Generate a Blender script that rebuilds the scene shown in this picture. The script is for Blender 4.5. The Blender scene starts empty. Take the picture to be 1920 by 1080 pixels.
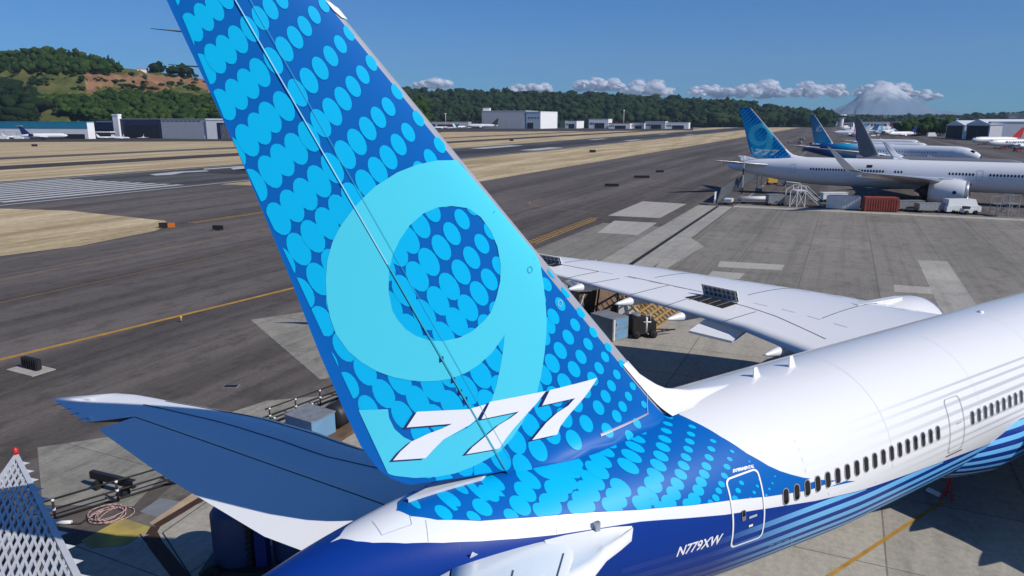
import bpy, bmesh, math, random
import numpy as np
from mathutils import Vector, Matrix
from mathutils.geometry import tessellate_polygon
PI = math.pi
random.seed(7); rng = np.random.default_rng(11)
sc = bpy.context.scene
COL = sc.collection

# ---------------------------------------------------------------- camera
# world: origin under the tail of the near airliner, +x its nose, +y its port side, metres
FPX = 1340.0
YAW, PITCH = 0.99963, math.radians(13.2688)
CAM = np.array([-17.1534, -14.6489, 17.0009])
FW = np.array([math.cos(YAW)*math.cos(PITCH), math.sin(YAW)*math.cos(PITCH), -math.sin(PITCH)])
RT = np.array([math.sin(YAW), -math.cos(YAW), 0.0])
UP = np.cross(RT, FW)
cd = bpy.data.cameras.new('camera'); cam = bpy.data.objects.new('camera', cd); COL.objects.link(cam)
cam.matrix_world = Matrix(((RT[0], UP[0], -FW[0], CAM[0]), (RT[1], UP[1], -FW[1], CAM[1]), (RT[2], UP[2], -FW[2], CAM[2]), (0, 0, 0, 1)))
cd.sensor_width = 36; cd.lens = 36*FPX/1920; cd.clip_start = 0.3; cd.clip_end = 60000
sc.camera = cam

# ---------------------------------------------------------------- world, sun, exposure
SUN_DIR = Vector((0.52, -1.09, 1.0)).normalized()      # towards the sun
SUN_EL = math.asin(SUN_DIR.z); SUN_ROT = math.atan2(SUN_DIR.x, SUN_DIR.y)
w = bpy.data.worlds.new('World'); sc.world = w; w.use_nodes = True
nt = w.node_tree; nt.nodes.clear()
sky = nt.nodes.new('ShaderNodeTexSky'); sky.sky_type = 'NISHITA'; sky.sun_disc = False
sky.sun_elevation = SUN_EL; sky.sun_rotation = SUN_ROT; sky.altitude = 0; sky.air_density = 1.0; sky.dust_density = 0.0; sky.ozone_density = 5.0
bg = nt.nodes.new('ShaderNodeBackground'); bg.inputs['Strength'].default_value = 0.085
wo = nt.nodes.new('ShaderNodeOutputWorld')
tint = nt.nodes.new('ShaderNodeMix'); tint.data_type = 'RGBA'; tint.blend_type = 'MULTIPLY'; tint.inputs[0].default_value = 1; tint.inputs[7].default_value = (.21, .62, 1.06, 1)
nt.links.new(sky.outputs[0], tint.inputs[6]); nt.links.new(tint.outputs[2], bg.inputs[0]); nt.links.new(bg.outputs[0], wo.inputs[0])
sl = bpy.data.lights.new('sun', 'SUN'); sl.energy = 4.5; sl.angle = math.radians(0.5); sl.color = (1.0, 0.95, 0.875)
so = bpy.data.objects.new('sun', sl); COL.objects.link(so)
so.rotation_euler = SUN_DIR.to_track_quat('Z', 'Y').to_euler()
vs = sc.view_settings; vs.view_transform = 'Standard'; vs.look = 'None'; vs.exposure = 0.0; vs.gamma = 1.0; vs.use_curve_mapping = False
sc.cycles.max_bounces = 6; sc.cycles.diffuse_bounces = 3; sc.cycles.glossy_bounces = 3; sc.cycles.transparent_max_bounces = 24; sc.cycles.volume_bounces = 0

# ---------------------------------------------------------------- measuring helpers (photo pixels 1920x1080 -> points at a known height)
def ray(x, y): return FW + RT*(x-960)/FPX - UP*(y-540)/FPX
def gz(x, y, z=0.0):
    d = ray(x, y); return CAM + (z-CAM[2])/d[2]*d
def gy0(x, y, yy=0.0):
    d = ray(x, y); return CAM + (yy-CAM[1])/d[1]*d
def gpl(x, y, z0, k):
    d = ray(x, y); t = (z0+k*CAM[1]-CAM[2])/(d[2]-k*d[1]); return CAM + t*d
def gd(x, y, D):                       # point at horizontal depth D along the ray
    d = ray(x, y); f = math.hypot(FW[0], FW[1]); h = (d[0]*FW[0]+d[1]*FW[1])/f; return CAM + d*(D/h)
R2 = np.array([.8416, .54]); N2 = np.array([-.54, .8416])     # along / across the runway
def uv(u, v, z=0.0): p = R2*u + N2*v; return np.array([p[0], p[1], z])
RANG = math.atan2(.54, .8416)
FH = np.array([FW[0], FW[1]])/math.hypot(FW[0], FW[1])
def LD(L, D, z=0.0): return np.array([CAM[0]+L*RT[0]+D*FH[0], CAM[1]+L*RT[1]+D*FH[1], z])

# ---------------------------------------------------------------- materials
MATS = {}
def sock(n, k): return n.inputs[k]
def mat(name, col, rough=0.5, metal=0.0, noise=0.0, scale=1.0, spec=0.5, coat=0.0, col2=None, bump=0.0, detail=4.0, emit=None):
    m = bpy.data.materials.new(name); m.use_nodes = True; n = m.node_tree; b = n.nodes['Principled BSDF']
    b.inputs['Base Color'].default_value = (*col, 1); b.inputs['Roughness'].default_value = rough; b.inputs['Metallic'].default_value = metal
    b.inputs['Specular IOR Level'].default_value = spec; b.inputs['Coat Weight'].default_value = coat; b.inputs['Coat Roughness'].default_value = 0.08
    if noise > 0 or bump > 0:
        tc = n.nodes.new('ShaderNodeTexCoord'); tx = n.nodes.new('ShaderNodeTexNoise'); tx.inputs['Scale'].default_value = scale; tx.inputs['Detail'].default_value = detail
        n.links.new(tc.outputs['Object'], tx.inputs['Vector'])
        if noise > 0:
            r = n.nodes.new('ShaderNodeValToRGB'); c2 = col2 or tuple(c*(1-noise) for c in col)
            r.color_ramp.elements[0].position = 0.3; r.color_ramp.elements[1].position = 0.7
            r.color_ramp.elements[0].color = (*c2, 1); r.color_ramp.elements[1].color = (*col, 1)
            n.links.new(tx.outputs['Fac'], r.inputs['Fac']); n.links.new(r.outputs[0], b.inputs['Base Color'])
        if bump > 0:
            bp = n.nodes.new('ShaderNodeBump'); bp.inputs['Strength'].default_value = bump; bp.inputs['Distance'].default_value = 0.1
            n.links.new(tx.outputs['Fac'], bp.inputs['Height']); n.links.new(bp.outputs[0], b.inputs['Normal'])
    if emit: b.inputs['Emission Color'].default_value = (*emit, 1); b.inputs['Emission Strength'].default_value = 1
    MATS[name] = m; return m

def fade_mat(name, c0, c1, x0, x1, rough=0.3):
    """paint that fades from c0 to c1 between object x0 and x1 (the livery's own printed fade)"""
    m = mat(name, c1, rough); n = m.node_tree; b = n.nodes['Principled BSDF']
    tc = n.nodes.new('ShaderNodeTexCoord'); sx = n.nodes.new('ShaderNodeSeparateXYZ'); mr = n.nodes.new('ShaderNodeMapRange'); mr.interpolation_type = 'SMOOTHSTEP'
    mr.inputs['From Min'].default_value = x0; mr.inputs['From Max'].default_value = x1
    mx = n.nodes.new('ShaderNodeMix'); mx.data_type = 'RGBA'
    mx.inputs[6].default_value = (*c0, 1); mx.inputs[7].default_value = (*c1, 1)
    n.links.new(tc.outputs['Object'], sx.inputs[0]); n.links.new(sx.outputs['X'], mr.inputs['Value']); n.links.new(mr.outputs[0], mx.inputs[0]); n.links.new(mx.outputs[2], b.inputs['Base Color'])
    return m

def ground_mat(name, base, dark, light, streak=RANG, joints=None, jcol=0.6, stain=0.5, rough=0.9, fine=3.0, patch=0.02, tyre=0.0):
    """pavement: broad patches, streaks along the traffic direction, fine grain, sealed joints, tyre marks"""
    m = bpy.data.materials.new(name); m.use_nodes = True; n = m.node_tree; N = n.nodes; L = n.links; b = N['Principled BSDF']
    b.inputs['Roughness'].default_value = rough; b.inputs['Specular IOR Level'].default_value = 0.25
    g = N.new('ShaderNodeNewGeometry'); mp = N.new('ShaderNodeMapping'); mp.inputs['Rotation'].default_value = (0, 0, -streak)
    L.new(g.outputs['Position'], mp.inputs['Vector'])
    def noise(sx, sy, det=5, rough_=0.6):
        q = N.new('ShaderNodeMapping'); q.inputs['Scale'].default_value = (sx, sy, 1); L.new(mp.outputs[0], q.inputs['Vector'])
        t = N.new('ShaderNodeTexNoise'); t.inputs['Scale'].default_value = 1; t.inputs['Detail'].default_value = det; t.inputs['Roughness'].default_value = rough_; L.new(q.outputs[0], t.inputs['Vector']); return t.outputs['Fac']
    def ramp(f, a, bb, p0=.35, p1=.65):
        r = N.new('ShaderNodeValToRGB'); r.color_ramp.elements[0].position = p0; r.color_ramp.elements[1].position = p1
        r.color_ramp.elements[0].color = (*a, 1); r.color_ramp.elements[1].color = (*bb, 1); L.new(f, r.inputs['Fac']); return r.outputs[0]
    def mix(f, a, bb, mode='MIX'):
        x = N.new('ShaderNodeMix'); x.data_type = 'RGBA'; x.blend_type = mode
        if isinstance(f, float): x.inputs[0].default_value = f
        else: L.new(f, x.inputs[0])
        L.new(a, x.inputs[6]); L.new(bb, x.inputs[7]); return x.outputs[2]
    c = ramp(noise(patch, patch*1.3, 6), dark, light, .3, .7)
    c2 = ramp(noise(patch*.6, patch*9, 5), dark, base, .4, .6)
    c = mix(0.5, c, c2)
    gr = ramp(noise(fine, fine, 3, .8), (.82, .82, .82), (1.12, 1.12, 1.12), .3, .7); c = mix(1.0, c, gr, 'MULTIPLY')
    s = ramp(noise(.35, .5, 6, .75), (1-stain*.5,)*3, (1, 1, 1), .38, .5); c = mix(1.0, c, s, 'MULTIPLY')
    st = ramp(noise(.015, .9, 4, .7), (1-stain*.35,)*3, (1, 1, 1), .36, .52); c = mix(1.0, c, st, 'MULTIPLY')
    if tyre > 0:
        ty = ramp(noise(.004, .12, 3, .6), (1-tyre,)*3, (1, 1, 1), .42, .56); c = mix(1.0, c, ty, 'MULTIPLY')
    if joints:
        br = N.new('ShaderNodeTexBrick'); br.offset = 0.0; br.inputs['Scale'].default_value = 1; br.inputs['Brick Width'].default_value = joints[0]; br.inputs['Row Height'].default_value = joints[1]
        br.inputs['Mortar Size'].default_value = joints[2]; br.inputs['Mortar Smooth'].default_value = 0.3; br.inputs['Bias'].default_value = 0
        br.inputs['Color1'].default_value = (1.06, 1.05, 1.03, 1); br.inputs['Color2'].default_value = (.9, .9, .91, 1); br.inputs['Mortar'].default_value = (jcol, jcol, jcol, 1)
        L.new(mp.outputs[0], br.inputs['Vector']); c = mix(1.0, c, br.outputs['Color'], 'MULTIPLY')
    L.new(c, b.inputs['Base Color'])
    MATS[name] = m; return m

PW = mat('white_paint', (.80, .80, .80), .30, spec=.5, coat=.6)
PB = mat('livery_blue', (.001, .115, .43), .42, spec=.15)
PD = mat('livery_dot', (.001, .44, .78), .42, spec=.15)
PC = mat('livery_cyan', (.075, .60, .76), .42, spec=.15)
PN = mat('livery_navy', (.004, .036, .24), .30, spec=.2)
PNV = mat('navy_ink', (.006, .012, .11), .4)
PWT = mat('white_ink', (.82, .82, .84), .35)
PLE = mat('leading_edge_metal', (.40, .41, .45), .38, metal=.15, noise=.1, scale=2)
PM = mat('bare_metal', (.42, .43, .45), .32, metal=.7, noise=.15, scale=2)
PGREY = mat('light_grey_paint', (.42, .43, .45), .45)
PSEAM = mat('panel_seam', (.045, .06, .10), .6)
PSEAML = mat('panel_seam_faint', (.42, .43, .45), .6)
PGLASS = mat('window_glass', (.006, .007, .009), .12, spec=.6)
PRIM = mat('window_rim', (.28, .28, .29), .4)
PDARK = mat('dark_metal', (.03, .03, .032), .5, metal=.3)
BLK = mat('black_matte', (.012, .012, .013), .7)
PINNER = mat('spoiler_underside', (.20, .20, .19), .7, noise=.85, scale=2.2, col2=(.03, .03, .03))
RUB = mat('tyre_rubber', (.012, .012, .012), .85)
GALV = mat('galvanised_steel', (.35, .36, .37), .55, metal=.4, noise=.3, scale=3)
WSTEEL = mat('white_steel', (.66, .67, .68), .5, noise=.12, scale=2)
RED = mat('red_paint', (.45, .02, .02), .45); YEL = mat('yellow_paint', (.62, .36, .03), .6)
GREYP = mat('grey_paint', (.22, .23, .24), .55, noise=.2, scale=1.5)
SKYB = mat('container_blue', (.16, .32, .50), .45, noise=.15, scale=1.2)
TANKB = mat('tank_blue', (.03, .055, .14), .5, noise=.2, scale=1.5)
BLUEP = mat('deep_blue_paint', (.01, .025, .16), .4)
STRIPE_L = fade_mat('stripe_light_blue', (.004, .036, .24), (.17, .52, .88), -3.2, 2.2, .3)
STRIPE_G = fade_mat('stripe_pale', (.004, .036, .24), (.46, .60, .72), -5.5, -0.5, .3)
STRIPE_W = fade_mat('stripe_grey', (.80, .80, .80), (.50, .51, .53), 1.0, 13.0, .28)

# ---------------------------------------------------------------- object helpers
def link(o): COL.objects.link(o); return o
def tag(o, label=None, cat=None, group=None, kind=None):
    if label: o['label'] = label
    if cat: o['category'] = cat
    if group: o['group'] = group
    if kind: o['kind'] = kind
    return o
def thing(name, label, cat, loc=(0, 0, 0), rz=0.0, group=None, s=1.0):
    o = bpy.data.objects.new(name, None); link(o); o.empty_display_size = .2
    o.location = tuple(float(a) for a in loc); o.rotation_euler = (0, 0, rz); o.scale = (s, s, s)
    return tag(o, label, cat, group)
def copy_tree(o, parent=None):
    c = o.copy(); COL.objects.link(c)
    if parent is not None: c.parent = parent; c.matrix_parent_inverse = o.matrix_parent_inverse.copy()
    for ch in list(o.children): copy_tree(ch, c)
    return c

class MB:
    def __init__(s): s.v = []; s.f = []; s.m = []; s.n = None; s.mats = []; s.smooth = []
    def mi(s, m):
        if m not in s.mats: s.mats.append(m)
        return s.mats.index(m)
    def face(s, pts, m, smooth=False):
        b = len(s.v); s.v += [tuple(map(float, p)) for p in pts]; s.f.append(tuple(range(b, b+len(pts)))); s.m.append(s.mi(m)); s.smooth.append(smooth); return s
    def raw(s, verts, faces, m, smooth=False):
        b = len(s.v); s.v += [tuple(map(float, p)) for p in verts]; k = s.mi(m)
        for f in faces: s.f.append(tuple(i+b for i in f)); s.m.append(k); s.smooth.append(smooth)
        return s
    def box(s, c, d, m, rz=0.0, rx=0.0, ry=0.0):
        M = Matrix.Rotation(rz, 3, 'Z') @ Matrix.Rotation(ry, 3, 'Y') @ Matrix.Rotation(rx, 3, 'X')
        V = [Vector(c)+M @ Vector((sx*d[0]/2, sy*d[1]/2, sz*d[2]/2)) for sx in (-1, 1) for sy in (-1, 1) for sz in (-1, 1)]
        return s.raw(V, [(0, 1, 3, 2), (4, 6, 7, 5), (0, 4, 5, 1), (2, 3, 7, 6), (0, 2, 6, 4), (1, 5, 7, 3)], m)
    def bar(s, a, b, w, m, h=None):
        a = Vector(a); b = Vector(b); d = b-a
        if d.length < 1e-6: return s
        d.normalize(); up = Vector((0, 0, 1)) if abs(d.z) < .95 else Vector((1, 0, 0))
        x = d.cross(up).normalized()*w/2; y = x.cross(d).normalized()*(h or w)/2
        V = [a-x-y, a+x-y, a+x+y, a-x+y, b-x-y, b+x-y, b+x+y, b-x+y]
        return s.raw(V, [(0, 3, 2, 1), (4, 5, 6, 7), (0, 1, 5, 4), (1, 2, 6, 5), (2, 3, 7, 6), (3, 0, 4, 7)], m)
    def tube(s, a, b, r, m, r2=None, n=10, caps=True, smooth=True):
        a = Vector(a); b = Vector(b); d = (b-a).normalized(); up = Vector((0, 0, 1)) if abs(d.z) < .95 else Vector((1, 0, 0))
        x = d.cross(up).normalized(); y = x.cross(d).normalized(); r2 = r if r2 is None else r2
        V = [a+(x*math.cos(t)+y*math.sin(t))*r for t in [2*PI*i/n for i in range(n)]]+[b+(x*math.cos(t)+y*math.sin(t))*r2 for t in [2*PI*i/n for i in range(n)]]
        s.raw(V, [(i, (i+1) % n, n+(i+1) % n, n+i) for i in range(n)], m, smooth)
        if caps: s.raw(V[:n], [tuple(range(n))[::-1]], m); s.raw(V[n:], [tuple(range(n))], m)
        return s
    def path(s, pts, r, m, n=8):
        for a, b in zip(pts[:-1], pts[1:]): s.tube(a, b, r, m, n=n)
        return s
    def lathe(s, prof, m, axis='z', c=(0, 0, 0), n=32, smooth=True):
        """prof: list of (axial, radius)"""
        V = []; F = []
        for a, r in prof:
            for i in range(n):
                t = 2*PI*i/n; p = (r*math.cos(t), r*math.sin(t))
                V.append({'z': (p[0], p[1], a), 'x': (a, p[0], p[1]), 'y': (p[0], a, p[1])}[axis])
        for k in range(len(prof)-1):
            for i in range(n): F.append((k*n+i, k*n+(i+1) % n, (k+1)*n+(i+1) % n, (k+1)*n+i))
        return s.raw([(v[0]+c[0], v[1]+c[1], v[2]+c[2]) for v in V], F, m, smooth)
    def prism(s, poly, z0, z1, m, m_top=None):
        n = len(poly); V = [(p[0], p[1], z0) for p in poly]+[(p[0], p[1], z1) for p in poly]
        s.raw(V, [(i, (i+1) % n, n+(i+1) % n, n+i) for i in range(n)], m); s.raw(V[n:], [tuple(range(n))], m_top or m); return s
    def build(s, name, parent=None, fix=True):
        me = bpy.data.meshes.new(name); me.from_pydata(s.v, [], s.f)
        for m in s.mats: me.materials.append(m)
        me.polygons.foreach_set('material_index', s.m); me.polygons.foreach_set('use_smooth', s.smooth); me.update()
        if s.n is not None: me.normals_split_custom_set_from_vertices(s.n)
        elif fix:
            bm = bmesh.new(); bm.from_mesh(me); bmesh.ops.remove_doubles(bm, verts=bm.verts, dist=1e-5); bmesh.ops.recalc_face_normals(bm, faces=bm.faces); bm.to_mesh(me); bm.free()
        o = bpy.data.objects.new(name, me); link(o)
        if parent is not None: o.parent = parent
        return o

# skins: surfaces given by P(u, v, off); every skin mesh carries exact normals
class Skin(MB):
    def __init__(s): super().__init__(); s.n = []
    def nrm(s, P, u, v, flip):
        e = 2e-3; a = Vector(P(u+e, v, 0))-Vector(P(u-e, v, 0)); b = Vector(P(u, v+e, 0))-Vector(P(u, v-e, 0)); n = a.cross(b)
        if n.length < 1e-12: return (0, 0, 1)
        n.normalize(); return tuple(-n if flip else n)
    def grid(s, P, us, vs_, m, flip=False, off=0.0):
        b = len(s.v); k = s.mi(m)
        for u in us:
            for v in vs_: s.v.append(tuple(map(float, P(u, v, off)))); s.n.append(s.nrm(P, u, v, flip))
        nv = len(vs_)
        for i in range(len(us)-1):
            for j in range(nv-1):
                q = (b+i*nv+j, b+(i+1)*nv+j, b+(i+1)*nv+j+1, b+i*nv+j+1); s.f.append(q[::-1] if flip else q); s.m.append(k); s.smooth.append(True)
        return s
    def drape(s, loops, P, cu, cv, m, off, flip=False, clip=None):
        """a polygon with holes in (u, v) laid on the surface, cut along the (u, v) grid so it follows the curve"""
        k = s.mi(m); flat = [p for l in loops for p in l]
        tris = tessellate_polygon([[Vector((p[0], p[1], 0)) for p in l] for l in loops]); cache = {}
        def cut(poly, ax, val, keep_less):
            out = []; sg = 1 if keep_less else -1
            for i in range(len(poly)):
                a, b = poly[i-1], poly[i]; da = sg*(val-a[ax]); db = sg*(val-b[ax])
                if (da >= 0) != (db >= 0): t = da/(da-db); out.append((a[0]+t*(b[0]-a[0]), a[1]+t*(b[1]-a[1])))
                if db >= 0: out.append(b)
            return out
        def cutl(poly, A, B):            # keep the left of A->B
            out = []; f = lambda p: (B[0]-A[0])*(p[1]-A[1])-(B[1]-A[1])*(p[0]-A[0])
            for i in range(len(poly)):
                a, b = poly[i-1], poly[i]; da, db = f(a), f(b)
                if (da >= 0) != (db >= 0): t = da/(da-db); out.append((a[0]+t*(b[0]-a[0]), a[1]+t*(b[1]-a[1])))
                if db >= 0: out.append(b)
            return out
        def vid(p):
            key = (round(p[0], 5), round(p[1], 5))
            if key not in cache: cache[key] = len(s.v); s.v.append(tuple(map(float, P(p[0], p[1], off)))); s.n.append(s.nrm(P, p[0], p[1], flip))
            return cache[key]
        for t in tris:
            poly = [tuple(flat[i]) for i in t]
            ar = sum(poly[i-1][0]*poly[i][1]-poly[i][0]*poly[i-1][1] for i in range(3))
            if abs(ar) < 1e-10: continue
            if ar < 0: poly = poly[::-1]
            if clip:
                for i in range(len(clip)):
                    if poly: poly = cutl(poly, clip[i-1], clip[i])
                if len(poly) < 3: continue
            u0 = math.floor(min(p[0] for p in poly)/cu+1e-9); u1 = math.ceil(max(p[0] for p in poly)/cu-1e-9)
            for iu in range(u0, u1):
                pu = cut(cut(poly, 0, iu*cu, False), 0, (iu+1)*cu, True)
                if len(pu) < 3: continue
                v0 = math.floor(min(p[1] for p in pu)/cv+1e-9); v1 = math.ceil(max(p[1] for p in pu)/cv-1e-9)
                for iv in range(v0, v1):
                    pv = cut(cut(pu, 1, iv*cv, False), 1, (iv+1)*cv, True)
                    if len(pv) < 3: continue
                    ids = []
                    for p in pv:
                        q = vid(p)
                        if not ids or (ids[-1] != q and ids[0] != q): ids.append(q)
                    if len(ids) < 3: continue
                    s.f.append(tuple(ids[::-1] if flip else ids)); s.m.append(k); s.smooth.append(True)
        return s

def text_tris(txt, shear=0.0, bold=0.0):
    """the outline of a built-in-font text as triangles, normalised: height 1, width w"""
    c = bpy.data.curves.new('t', 'FONT'); c.body = txt; c.shear = shear; c.offset = bold; c.resolution_u = 3
    o = bpy.data.objects.new('t', c); link(o); dg = bpy.context.evaluated_depsgraph_get(); me = bpy.data.meshes.new_from_object(o.evaluated_get(dg))
    V = [(v.co.x, v.co.y) for v in me.vertices]; F = [tuple(p.vertices) for p in me.polygons]
    bpy.data.objects.remove(o); bpy.data.curves.remove(c); bpy.data.meshes.remove(me)
    x0 = min(v[0] for v in V); y0 = min(v[1] for v in V); h = max(v[1] for v in V)-y0
    V = [((a-x0)/h, (b-y0)/h) for a, b in V]; return V, F, max(v[0] for v in V)
# ================================================================ airliner geometry (shared by the near aircraft and the parked ones)
AX = 5.5
XS = [-16.7, -15.8, -14.5, -12.8, -10.7, -8, -6, -3, -1, 4, 8, 46, 50, 53, 55.5, 57.2, 58.2, 58.7]
ZT = [6.3, 6.62, 7.0, 7.5, 7.85, 8.05, 8.2, 8.45, 8.6, 8.6, 8.6, 8.6, 8.55, 8.2, 7.3, 6.4, 5.7, 5.1]
ZB = [5.7, 5.3, 5.0, 4.65, 4.25, 3.75, 3.4, 2.95, 2.75, 2.45, 2.4, 2.4, 2.45, 2.65, 3.0, 3.5, 4.1, 4.7]
WW = [.15, .45, .75, 1.15, 1.65, 2.25, 2.5, 2.8, 2.93, 3.1, 3.1, 3.1, 3.0, 2.65, 2.05, 1.45, .8, .15]
def smooth_tab(xs, ys):
    """dense lookup of a gently smoothed profile"""
    g = np.arange(-16.7, 58.71, .1); y = np.interp(g, xs, ys); k = np.ones(13)/13
    for _ in range(2): yp = np.pad(y, 6, mode='reflect', reflect_type='odd'); y = np.convolve(yp, k, 'valid')
    return g, y
GX, TT = smooth_tab(XS, ZT); _, TB = smooth_tab(XS, ZB); _, TW = smooth_tab(XS, WW)
def sec(x):
    i = min(max((x+16.7)/.1, 0), len(GX)-1.001); k = int(i); f = i-k
    a = TT[k]+(TT[k+1]-TT[k])*f; b = TB[k]+(TB[k+1]-TB[k])*f; c = TW[k]+(TW[k+1]-TW[k])*f
    return a, b, c
def fusP(x, v, off=0.0):
    a, b, c = sec(x); zc = (a+b)/2; h = (a-b)/2
    return (x, -(c+off)*math.sin(v), zc+(h+off)*math.cos(v))
def fus_hit(px, py):
    d = ray(px, py)
    def F(P):
        a, b, c = sec(P[0]); zc = (a+b)/2; h = (a-b)/2; return (P[1]/c)**2+((P[2]-zc)/h)**2-1, zc, h, c
    t = 8.0
    while t < 70:
        if F(CAM+d*t)[0] < 0: break
        t += .2
    else: return None
    lo, hi = t-.2, t
    for _ in range(22):
        m_ = (lo+hi)/2
        if F(CAM+d*m_)[0] < 0: hi = m_
        else: lo = m_
    P = CAM+d*hi; _, zc, h, c = F(P); return (P[0], math.atan2(-P[1]/c, (P[2]-zc)/h))
# fin outline (x against z)
ZL = [7.4, 10.4, 20.2]; XL = [-1.23, -3.95, -12.86]
ZD = [8.55, 8.62, 8.78, 9.07, 9.27, 9.7, 10.4]; XD = [1.3, .5, -1.1, -2.22, -2.61, -3.27, -3.95]
ZE = [8.12, 8.31, 8.55, 8.9, 9.62, 10.56, 12.1, 13.82, 16.34, 17.81, 19.06, 20.2]
XE = [-8.5, -10.67, -11.08, -11.42, -11.83, -12.17, -12.68, -13.19, -13.99, -14.53, -15.0, -15.4]
xLE = lambda z: float(np.interp(z, ZL, XL)); xTE = lambda z: float(np.interp(z, ZE, XE)); xHG = lambda z: -8.16-.5224*(z-8.2)
def hfin(x, z):
    le = xLE(z); te = float(np.interp(max(z, 9.6), ZE, XE)) - max(0, 9.6-z)*-.33; c = le-te; s = min(max((le-x)/c, 0), 1)
    h = 5*.085*c*(.2969*math.sqrt(s)-.126*s-.3516*s*s+.2843*s**3-.1036*s**4)
    if x > xHG(z)-.02 and z < 11:
        zc = sec(x)[0]; h += .40*math.exp(-max(z-zc+.05, 0)/.30)*min(1, max(0, (le-x))*.9+.25)*min(1, max(0, x+8.3)*.45)
    return h
def finP(side, rud=False, defl=math.radians(3.5)):
    def P(x, z, off=0.0):
        h = hfin(x, z)+off; y = -side*h
        if rud:
            d = xHG(z)-x
            if d > 0: return (x+d*(1-math.cos(defl)), y+d*math.sin(defl), z)
        return (x, y, z)
    return P
def fin_hit(px, py):
    yy = 0.0
    for _ in range(4):
        p = gy0(px, py, yy); yy = -hfin(p[0], p[2])
        if p[0] < xHG(p[2]): yy += (xHG(p[2])-p[0])*math.sin(math.radians(3.5))
    p = gy0(px, py, yy); return (p[0], p[2])

FINDOTS = [(468,54,24.9),(488,34,23.1),(507,16,21.2),(527,-2,19),(446,74,26.6),(424,93,27.8),(403,110,28.6),(384,129,29),(512,114,25.8),(533,92,23.8),(553,70,21.6),(571,49,19.3),(589,28,17),(607,9,14.7),(487,136,27.6),(465,157,28.9),(443,177,29.6),(420,196,30),(558,174,26.4),(579,151,24.4),(600,128,22),(620,105,19.6),(638,83,17.1),(654,62,14.7),(532,199,28.4),(506,220,29.7),(442,-23,22.4),(421,-6,24),(402,14,25.5),(382,32,26.7),(361,51,27.5),(344,67,27.9),(601,231,26.9),(623,211,25),(579,256,28.8),(555,279,30.2),(529,300,31),(506,322,31),(478,347,30.8),(689,241,22.6),(709,220,20.2),(728,200,17.9),(669,266,25.1),(647,290,27.3),(623,315,29.2),(598,340,30.7),(572,364,31),(547,386,31),(522,410,31),(765,248,18),(747,271,20.5),(728,295,23),(708,319,25.3),(686,345,27.5),(661,371,29.5),(622,208,24.9),(643,185,22.5),(662,162,20.1),(680,140,17.6),(696,118,15.2),(866,411,19.4),(847,438,22),(827,464,24.4),(804,491,26.8),(788,422,25.1),(766,449,27.3),(903,457,18.9),(884,483,21.4),(864,510,23.9),(842,537,26.1),(917,524,20.9),(898,550,23.2),(877,577,25.4),(782,518,28.7),(821,564,28),(1050,570,12.8),(1037,593,14.8),(1089,586,10.4),(1078,609,12.2),(1065,632,14.2),(1050,657,16.2),(1035,681,18.2),(1112,623,10),(1102,645,11.7),(1089,669,13.5),(1076,692,15.4),(1134,669,10),(1123,690,11.6),(1156,702,9.3),(1146,723,10.8),(1135,743,12.3),(1122,764,13.9),(1186,724,7.6),(1178,743,8.9),(1167,762,10.3),(1156,780,11.7),(1207,758,6.9),(1166,682,7.9),(337,-30,25.5),(318,-14,26.2),(298,3,26.6),(544,-23,16.7),(397,217,29.7),(486,241,30.5),(463,263,30.8),(438,285,30.4),(744,172,15.1),(494,432,29.8),(784,222,15.2),(638,395,30.9),(613,419,31),(586,443,31),(560,467,31),(531,491,29.6),(824,272,15.1),(807,297,17.7),(789,322,20.3),(769,347,22.9),(748,372,25.3),(726,397,27.5),(703,422,29.4),(678,447,30.8),(652,472,31),(625,497,31),(597,523,31),(567,549,29.2),(863,319,14.8),(846,344,17.4),(828,369,20),(809,394,22.6),(743,471,29.1),(718,497,30.6),(692,524,31),(664,550,31),(634,577,30.7),(604,602,28.8),(575,628,25.7),(899,364,14.5),(884,387,16.9),(757,545,30.2),(731,573,31),(703,599,31),(675,624,30.5),(645,650,28.6),(614,677,25.3),(934,409,14.2),(919,433,16.5),(795,590,29.6),(769,618,30.5),(741,644,30.7),(713,670,30),(684,695,28.2),(653,722,25.2),(621,750,20.4),(966,451,13.9),(952,475,16.1),(936,499,18.5),(856,603,27.2),(832,631,28.8),(806,658,29.8),(777,686,30),(749,712,29.3),(719,738,27.6),(690,765,24.7),(657,794,19.9),(1008,469,11.5),(997,492,13.5),(983,515,15.6),(969,538,17.7),(952,562,19.9),(934,587,22.1),(914,613,24.3),(891,640,26.2),(865,670,27.9),(838,698,29),(811,725,29.2),(783,751,28.6),(754,778,27),(723,807,23.9),(690,836,19),(1035,510,11.3),(1024,533,13.2),(1012,556,15.2),(998,578,17.1),(984,599,19),(968,622,21),(949,646,23),(927,673,25),(901,702,26.8),(875,731,27.9),(847,759,28.3),(818,785,27.9),(790,814,26.3),(759,843,23.4),(725,873,18.6),(1061,547,11),(1029,610,16.1),(1018,630,17.7),(1002,652,19.6),(984,676,21.6),(964,701,23.5),(940,728,25.2),(915,756,26.6),(887,785,27.3),(858,814,27.1),(828,843,25.9),(796,874,23.2),(1019,702,19.9),(1001,725,21.7),(979,750,23.5),(954,778,25),(927,807,26),(898,837,26.2),(867,869,25.3),(834,901,23),(1058,717,17.5),(1039,743,19.5),(1018,769,21.5),(994,797,23.2),(967,827,24.5),(938,858,25.1),(907,890,24.7),(1144,634,7.9),(1140,651,8.8),(1111,710,13.2),(1096,732,15),(1079,756,17),(1058,783,19.1),(1034,812,21.1),(1008,842,22.7),(979,874,23.7),(1099,794,16.4),(1075,824,18.7),(1194,705,6.3),(1138,806,13.7),(1193,793,9.1),(1178,816,10.8)]
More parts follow.
